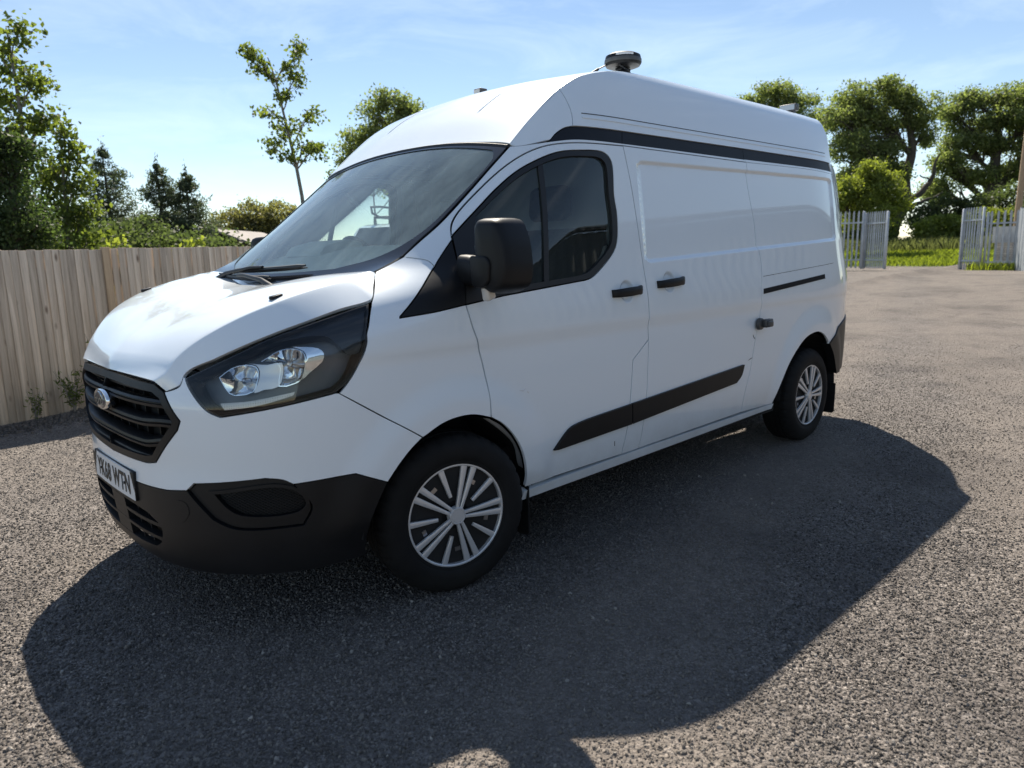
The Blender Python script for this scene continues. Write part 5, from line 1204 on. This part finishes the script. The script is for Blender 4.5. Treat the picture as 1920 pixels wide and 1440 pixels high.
# young maples and ivy close behind the fence, left of frame
tree('young_maple_tree','tall slender young tree with backlit green leaves at the left edge',(-1.15,-12.05,0),[(0,0,0),(.05,0,2),(-.02,.05,4),(0,0,5.3)],[.07,.06,.04,.015],
 [(-.15,.15,5.25,.20,.20,.30,.8),(.12,-.12,4.85,.26,.24,.28,1),(-.28,.28,4.45,.26,.24,.24,1),(.12,-.1,4.2,.30,.28,.26,1),(-.32,.3,3.85,.28,.26,.2,1),(.10,.0,3.6,.34,.32,.3,1),(-.1,.1,3.1,.36,.34,.3,1.1),(.3,-.25,3.2,.36,.34,.4,1.1)],17,18,.12,.105,'mid',barkp,group='young trees behind the timber fence')
tree('young_maple_tree','shorter bushy young tree with lime lit leaves left above the timber fence',(-1.50,-11.25,0),[(0,0,0),(.04,0,1.2),(0,.05,2.6),(-.05,.05,3.7)],[.06,.05,.03,.012],
 [(-.10,.10,3.62,.12,.12,.24,.6),(-.12,.12,3.25,.20,.18,.22,.9),(.10,-.1,2.98,.24,.22,.24,1),(-.14,.14,2.75,.26,.24,.22,1),(.22,-.2,2.55,.28,.26,.26,1.1),(-.22,.22,2.3,.30,.28,.24,1.1),(.0,.0,2.1,.36,.34,.3,1.2),(.45,-.42,2.2,.36,.34,.4,1.2),(-.28,.26,1.8,.34,.32,.24,1.1),(.1,-.1,1.6,.5,.45,.3,1.3)],18,18,.115,.095,'mid',barkp,group='young trees behind the timber fence')
tree('ivy_shrub','dark glossy ivy covered shrub at the far left behind the timber fence',(-.55,-9.8,0),[(0,0,0),(.05,0,1.5),(0,0,3.4)],[.09,.07,.02],
 [(0,0,3.2,.28,.28,.5,1),(.1,-.1,2.6,.42,.40,.5,1.6),(-.05,.05,2.0,.5,.48,.5,2),(.35,-.3,1.7,.55,.5,.6,2),(.2,-.2,1.2,.6,.6,.4,1.8)],60,26,.10,.062,'ivy',bark,'shrub')
def conifer(label,base,H,rad,n=26):
    root=empty('conifer_tree',base); tag(root,label,'tree','conifers beyond the timber fence'); mb=MB(); mb.tube([(0,0,0),(0,0,H*.6),(.02,0,H)],[.12,.07,.012],8); C=[]
    for i in range(n*7):
        t=random.random()**1.25; z=H*(.08+.92*t)*1.0; r=rad*(1-t)**.70*random.uniform(.55,1.1)+.04; a=random.uniform(0,2*PI); up=random.uniform(.05,.35)*r
        tip=np.array([r*math.cos(a),r*math.sin(a),min(z+up,H*1.0)]); st_=np.array([0,0,z-r*.12]); 
        if i%2==0: mb.tube([tuple(st_),tuple((st_+tip)/2-np.array([0,0,.03])),tuple(tip)],[.02,.012,.005],4,False)
        m_=int(14+60*r/rad)
        s_=rng.uniform(.25,1.02,(m_,1)); C.append(st_+(tip-st_)*s_+rng.normal(size=(m_,3))*np.array([.07,.07,.055])*(.5+r))
    C.append(np.array([[0,0,H]])+rng.normal(size=(40,3))*np.array([.04,.04,.16]))
    leaf_cloud('crown',np.concatenate(C),.15,LM['con'],root,.32,.25); mb.out('trunk',bark,root,60)
conifer('dark conifer with a bare spire tip, the leftmost one above the timber fence',(-6.05,-25.4,0),5.35,2.1,40)
conifer('dark conifer above the fence, the taller of the close pair left of the outbuilding',(-7.35,-24.1,0),4.75,1.8,36)
conifer('dark conifer above the fence, nearest to the low outbuilding roof',(-8.05,-23.4,0),4.45,1.7,36)
tree('hedge_tree','dense dark green bush filling the gap between the conifers',(-6.0,-21.6,0),[(0,0,0),(0,0,1.5),(0,0,2.6)],[.1,.08,.03],[(0,0,2.2,.8,.8,.6,2),(.9,-.9,2.0,.9,.9,.6,2),(-.9,.9,1.7,.8,.8,.5,2),(0,0,1.2,1.5,1.5,.7,2.5)],70,24,.16,.13,'dark',None,'shrub')
tree('hedge_tree','dark bush under the young trees at the left end of the timber fence',(-1.2,-13.6,0),[(0,0,0),(0,0,1.3),(0,0,2.0)],[.1,.08,.03],[(0,0,1.9,1.1,1.0,.6,2),(1.2,-.9,1.9,1.2,1,.7,2),(-1.4,1.2,1.6,1.1,1.0,.6,2),(-2.6,2.0,1.4,1.0,1.0,.5,2)],90,24,.15,.10,'dark',None,'shrub')
# rounded olive green trees beyond the outbuilding
tree('round_tree','rounded olive green tree beyond the outbuilding, the left of two',(-16.0,-37.0,0),[(0,0,0),(0,0,2.2),(0,0,4)],[.2,.16,.05],[(-.2,.2,3.9,1.0,1.0,.8,1.4),(.6,-.6,3.4,1.2,1.1,.9,1.5),(-.8,.8,3.2,1.0,1.0,.9,1.4),(0,0,2.4,1.7,1.6,1.0,2)],60,22,.22,.17,'olive',group='rounded trees beyond the outbuilding')
tree('round_tree','rounded olive green tree beyond the outbuilding, the right of two',(-17.6,-35.3,0),[(0,0,0),(0,0,2.2),(0,0,4)],[.2,.16,.05],[(.2,-.2,3.9,1.1,1.1,.75,1.4),(-.9,.8,3.6,1.1,1.0,.8,1.5),(.9,-.8,3.1,1.1,1.0,.9,1.4),(0,0,2.3,1.8,1.7,1.0,2)],60,22,.22,.17,'olive',group='rounded trees beyond the outbuilding')
# slender sapling standing clear against the sky
def cw(dx,dz,dd=0.):   # offsets in the sapling's own frame: across, up, along
    return (-.723*dx-.69*dd,.69*dx-.723*dd,dz)
tree('sapling','slender sapling with loose leaf clusters standing clear above the windscreen',(-5.86,-10.98,0),[(0,0,0),cw(-.06,2.7),cw(-.20,3.7),cw(-.32,4.4),cw(-.42,5.0),cw(-.55,5.45)],[.07,.05,.04,.028,.02,.01],
 [(*cw(.12,5.55),.20,.20,.26,1),(*cw(-.10,5.30),.20,.20,.2,.9),(*cw(-.72,5.35),.30,.22,.20,1),(*cw(-.95,5.52),.16,.16,.14,.5),(*cw(-.55,5.12),.26,.24,.18,1),(*cw(-.05,4.95),.28,.24,.22,1.1),(*cw(-.20,4.68),.26,.24,.16,.9),(*cw(-.62,4.42),.30,.26,.18,1),(*cw(.28,4.30),.26,.24,.18,1),(*cw(-.30,4.05),.38,.32,.24,1.5),(*cw(-.62,3.72),.28,.26,.2,1),(*cw(.05,3.70),.34,.3,.22,1.2),(*cw(.32,3.62),.2,.18,.16,.6),(*cw(-.22,3.42),.3,.26,.16,.9)],13,11,.075,.095,'mid',barkp,twigs=3)
tree('sapling','tiny twig sapling with a few leaves just above the windscreen',(-6.6,-11.3,0),[(0,0,0),cw(.0,2.0),cw(.05,3.2)],[.03,.02,.008],[(*cw(.06,3.1),.08,.08,.20,1),(*cw(.10,2.85),.09,.08,.16,.8)],8,8,.05,.07,'mid',barkp)
# broad tree behind the cab roof
tree('round_tree','sparse backlit tree rising behind the cab roof of the van',(-19.65,-27.65,0),[(0,0,0),(.1,.1,3),(-.1,.1,6),(-.4,.4,8.6)],[.3,.24,.16,.04],
 [(*cw(.1,9.0),.7,.6,.55,1.2),(*cw(.9,8.7),.75,.7,.6,1.3),(*cw(-.6,8.2),.8,.7,.5,1.2),(*cw(1.5,7.9),.75,.7,.6,1.2),(*cw(.4,7.8),.9,.8,.6,1.4),(*cw(-1.3,7.3),.9,.8,.5,1.4),(*cw(-2.0,6.7),.8,.7,.45,1.2),(*cw(-.6,6.6),1,.9,.6,1.5),(*cw(1.0,6.6),1.1,1,.7,1.5),(*cw(-1.9,5.9),.8,.7,.4,1.1),(*cw(.2,5.4),1.6,1.4,.8,1.8)],30,26,.22,.17,'oak',twigs=3)
# large trees beyond the gate
def cw2(dx,dz,dd=0.): return (-.723*dx-.69*dd,.69*dx-.723*dd,dz)
tree('oak_tree','big broadleaf tree showing over the rear of the van roof',(-46.5,-21.0,.9),[(0,0,0),(.2,.1,4),(0,0,8),(0,0,11)],[.45,.36,.25,.06],
 [(*cw2(.0,10.7),1.3,1.2,.8,1.4),(*cw2(-1.6,10.2),1.2,1.1,.7,1.3),(*cw2(1.5,9.9),1.2,1.1,.8,1.3),(*cw2(-2.3,9.0),1.3,1.2,.8,1.3),(*cw2(.2,9.2),1.8,1.6,.9,1.8),(*cw2(2.4,8.7),1.3,1.2,.9,1.3),(*cw2(0,7),2.6,2.4,1.4,2.4)],52,32,.27,.175,'oak',group='broadleaf trees beyond the gate',twigs=3)
tree('oak_tree','large dark oak with a leaning forked trunk in the gap beyond the gate',(-43.9,-12.05,1.25),[cw2(-.35,0),cw2(-.10,1.4),cw2(.45,2.6),cw2(.35,3.8),cw2(.65,5.6),cw2(.1,7.6)],[.42,.36,.32,.26,.20,.08],
 [(*cw2(-1.0,8.51),1.5,1.3,.75,1.6),(*cw2(-2.6,8.14),1.3,1.2,.8,1.5),(*cw2(.6,8.05),1.2,1.1,.7,1.3),(*cw2(-3.9,7.33),1.1,1,.8,1.3),(*cw2(-1.5,7.15),1.7,1.5,.9,1.9),(*cw2(.9,6.88),1.0,.9,.6,1.0),(*cw2(1.35,6.24),.8,.7,.45,.6),(*cw2(-3.4,5.97),1.5,1.4,.9,1.9),(*cw2(-1.4,5.61),1.7,1.5,.9,1.9),(*cw2(-2.4,4.53),1.8,1.6,.8,1.9),(*cw2(-.6,4.16),1.2,1.2,.7,1.1),(*cw2(-3.4,3.62),1.4,1.4,.9,1.7)],54,32,.25,.165,'oak',group='broadleaf trees beyond the gate',twigs=4)
mbf=MB()
for P_,R_ in ((limb(cw2(.5,2.6),cw2(1.75,3.6),.20,.14,.10)),(limb(cw2(1.75,3.6),cw2(2.25,5.2),.14,.05,.08)),(limb(cw2(1.75,3.6),cw2(1.2,4.1),.07,.03,.2)),(limb(cw2(.1,1.5),cw2(1.35,2.55),.22,.10,.12)),(limb(cw2(1.35,2.55),cw2(2.6,3.1),.10,.04,.1))): mbf.tube(P_,R_,8,False)
ot=[o for o in bpy.data.objects if o.get('label','').startswith('large dark oak')][0]; mbf.out('fork_limb',bark,ot,60)
tree('oak_tree','tall spreading tree filling the right edge beyond the gate',(-50.2,-8.9,1.4),[(0,0,0),cw2(-.1,2.5),cw2(.1,5),cw2(0,8.6)],[.42,.34,.26,.06],
 [(*cw2(.3,8.56),1.4,1.3,.8,1.5),(*cw2(-1.3,8.28),1.2,1.1,.8,1.4),(*cw2(2.0,8.46),1.4,1.3,.8,1.5),(*cw2(-2.5,7.27),1.1,1,.8,1.3),(*cw2(0,7.08),1.6,1.5,.9,1.7),(*cw2(2.0,6.90),1.6,1.5,.9,1.7),(*cw2(-2.0,5.89),1.3,1.2,.8,1.5),(*cw2(.3,5.61),1.5,1.4,.8,1.6),(*cw2(2.6,5.52),1.6,1.5,.9,1.7),(*cw2(-2.9,4.60),1.2,1.1,.8,1.4),(*cw2(-1.0,4.23),1.5,1.4,.8,1.6),(*cw2(1.6,4.05),1.7,1.5,.9,1.7),(*cw2(-3.3,3.31),1.1,1.1,.8,1.4)],54,32,.25,.165,'oak',group='broadleaf trees beyond the gate',twigs=4)
tree('oak_tree','dark tree partly cut by the right edge, behind the telegraph pole',(-49.5,-3.5,1.4),[(0,0,0),(0,0,4),(0,0,8)],[.4,.32,.06],[(0,0,8.6,1.8,1.6,1.0,2),(-1.2,1.0,7.2,1.7,1.6,1,2),(1.3,-1.1,7,1.7,1.6,1,2),(0,0,5.6,2.2,2,1.1,2),(-.5,.5,4,2.4,2.2,1.2,2.2)],50,30,.26,.18,'dark',group='broadleaf trees beyond the gate')
tree('willow_bush','bright lime green bushy tree behind the left palisade gate',(-33.7,-10.0,.9),[(0,0,0),(0,0,1.5),(0,0,3.2)],[.16,.12,.03],
 [(*cw2(.1,3.75),.8,.7,.5,1.4),(*cw2(-.9,3.3),.7,.7,.6,1.4),(*cw2(.9,3.25),.7,.7,.55,1.4),(*cw2(0,2.9),1.2,1.1,.7,2),(*cw2(-1.1,2.4),.8,.8,.6,1.5),(*cw2(1.15,2.45),.65,.7,.6,1.4),(*cw2(.2,1.8),1.2,1.2,.6,2)],60,24,.17,.13,'lime')
i=0
for lab,bx_,by_,s_,lf in (('dark shrub under the big trees, directly behind the open gateway',-43.0,-9.2,1.0,'dark'),('dark shrub under the trees at the right of the gateway',-44.5,-6.3,1.25,'dark'),('dark shrub behind the right palisade panel and pillar',-42.5,-4.0,1.1,'dark'),('dark shrub behind the left palisade fence, half hidden by the van',-41.5,-15.2,1.2,'dark'),('yellow green shrub between the oak trunk and the left gate',-40.5,-12.4,.75,'lime'),('yellow green shrub low in the gateway gap under the trees',-40.0,-8.6,.62,'lime'),('yellow green shrub low at the right of the gateway gap',-40.5,-6.6,.7,'lime')):
    tree('shrub',lab,(bx_,by_,gz(bx_,by_)),[(0,0,0),(0,0,.8*s_),(0,0,1.6*s_)],[.09,.07,.03],[(0,0,1.9*s_,1.1*s_,1.1*s_,.7*s_,1.5),(*cw2(1.2*s_,1.5*s_),1.0*s_,1*s_,.7*s_,1.4),(*cw2(-1.2*s_,1.5*s_),1.0*s_,1*s_,.7*s_,1.4),(0,0,.9*s_,1.9*s_,1.8*s_,.6*s_,2)],52,24,.2*s_**.5,.17,lf,None,'shrub','shrubs beyond the gate')
# grass and reeds through the gateway, weeds by the fence
def blades(name,label,cat,n,sampler,h0,h1,wd,m,lean=.35):
    P=np.array([sampler() for _ in range(n)]); z=np.array([gz(x,y) for x,y in P]); a=rng.uniform(0,2*PI,n); h=rng.uniform(h0,h1,n); l=rng.normal(0,lean,(n,2))*h[:,None]
    B=np.column_stack([P,z]); sd_=np.column_stack([np.cos(a),np.sin(a),np.zeros(n)])*wd/2
    V=np.empty((n,5,3)); mid=B+np.column_stack([l*.35,h*.6]); tip=B+np.column_stack([l,h])
    V[:,0]=B-sd_; V[:,1]=B+sd_; V[:,2]=mid+sd_*.8; V[:,3]=tip; V[:,4]=mid-sd_*.8
    me=bpy.data.meshes.new(name); me.vertices.add(5*n); me.vertices.foreach_set('co',V.ravel()); me.loops.add(5*n); me.loops.foreach_set('vertex_index',np.arange(5*n)); me.polygons.add(n); me.polygons.foreach_set('loop_start',np.arange(0,5*n,5)); me.polygons.foreach_set('loop_total',np.full(n,5)); me.update(calc_edges=True); me.materials.append(m)
    o=link(name,me); tag(o,label,cat,kind='stuff'); return o
blades('grass','bright green rough grass beyond the open gate','grass',26000,lambda:(random.uniform(-37,-28.2)+.0,random.uniform(-16,2)),.10,.30,.03,LM['grass'],.5)
blades('reeds','grey green tall weeds in a band behind the grass','weeds',14000,lambda:(random.uniform(-41,-35.5),random.uniform(-18,2)),.30,.75,.05,LM['reed'],.3)
blades('verge_grass','sparse green tufts at the foot of the right palisade fence','grass',700,lambda:(random.gauss(-25.1,.25),random.uniform(-3.5,-2.2)),.06,.30,.02,LM['grass'])
def weed(name,label,x,y,h,n,m,size):
    root=empty(name,(x,y,gz(x,y))); tag(root,label,'weed','weeds along the timber fence'); mb=MB(); C=[]
    for i in range(n):
        a=random.uniform(0,2*PI); t=np.array([math.cos(a)*h*.35*random.random(),math.sin(a)*h*.22*random.random(),h*random.uniform(.6,1)]); mb.tube([(0,0,0),tuple(t*.5+np.array([0,0,.1*h])),tuple(t)],[.004,.003,.0015],4,False)
        s_=rng.uniform(.25,1,(12,1)); C.append(t*s_+rng.normal(size=(12,3))*.022)
    leaf_cloud('leaves',np.concatenate(C),size,LM[m],root,.3); mb.out('stem',barkp,root)
weed('weed','leafy green weed at the fence foot, just left of the van grille',.22,-4.28,.42,16,'mid',.055)
weed('weed','smaller green weed at the fence foot, further left of the grille',.52,-4.30,.30,9,'mid',.045)
weed('weed','thin weed stems against the fence boards beside the tan post',-.12,-4.34,.85,7,'mid',.05)
for lab,x,y,h in (('bright leafy shoot peeping over the fence beside the tan post',-.55,-5.3,1.62),('pale leafy shoot peeping over the fence near the outbuilding',-2.1,-7.2,1.70)):
    tree('garden_shoot',lab,(x,y,0),[(0,0,0),(0,0,.8),(0,0,h-.05)],[.02,.015,.006],[(0,0,h-.08,.14,.14,.14,1),(.12,-.1,h-.2,.15,.14,.12,1),(0,0,h-.4,.2,.2,.2,1.2)],12,9,.05,.07,'lime',barkp,'shrub','shoots over the timber fence')

tree('young_maple_tree','leafy tree seen through the cab windows beyond the parked van',(-8.1,-11.75,0),[(0,0,0),(0,0,1.6),(.05,0,3.2)],[.05,.035,.010],[(*cw(-.3,3.10),.40,.3,.14,1),(*cw(.25,3.05),.40,.3,.14,1),(*cw(.0,2.92),.30,.25,.08,1),(*cw(.7,3.0),.3,.25,.12,1)],9,8,.07,.06,'mid',barkp,group='young trees behind the timber fence')
tree('sapling','low leafy sapling seen through the far side window of the cab',(-4.80,-8.95,0),[(0,0,0),cw(0,1.2),cw(.05,2.1)],[.03,.02,.006],[(*cw(.05,2.05),.14,.12,.12,1),(*cw(-.15,1.88),.14,.12,.10,1)],6,6,.045,.06,'mid',barkp)
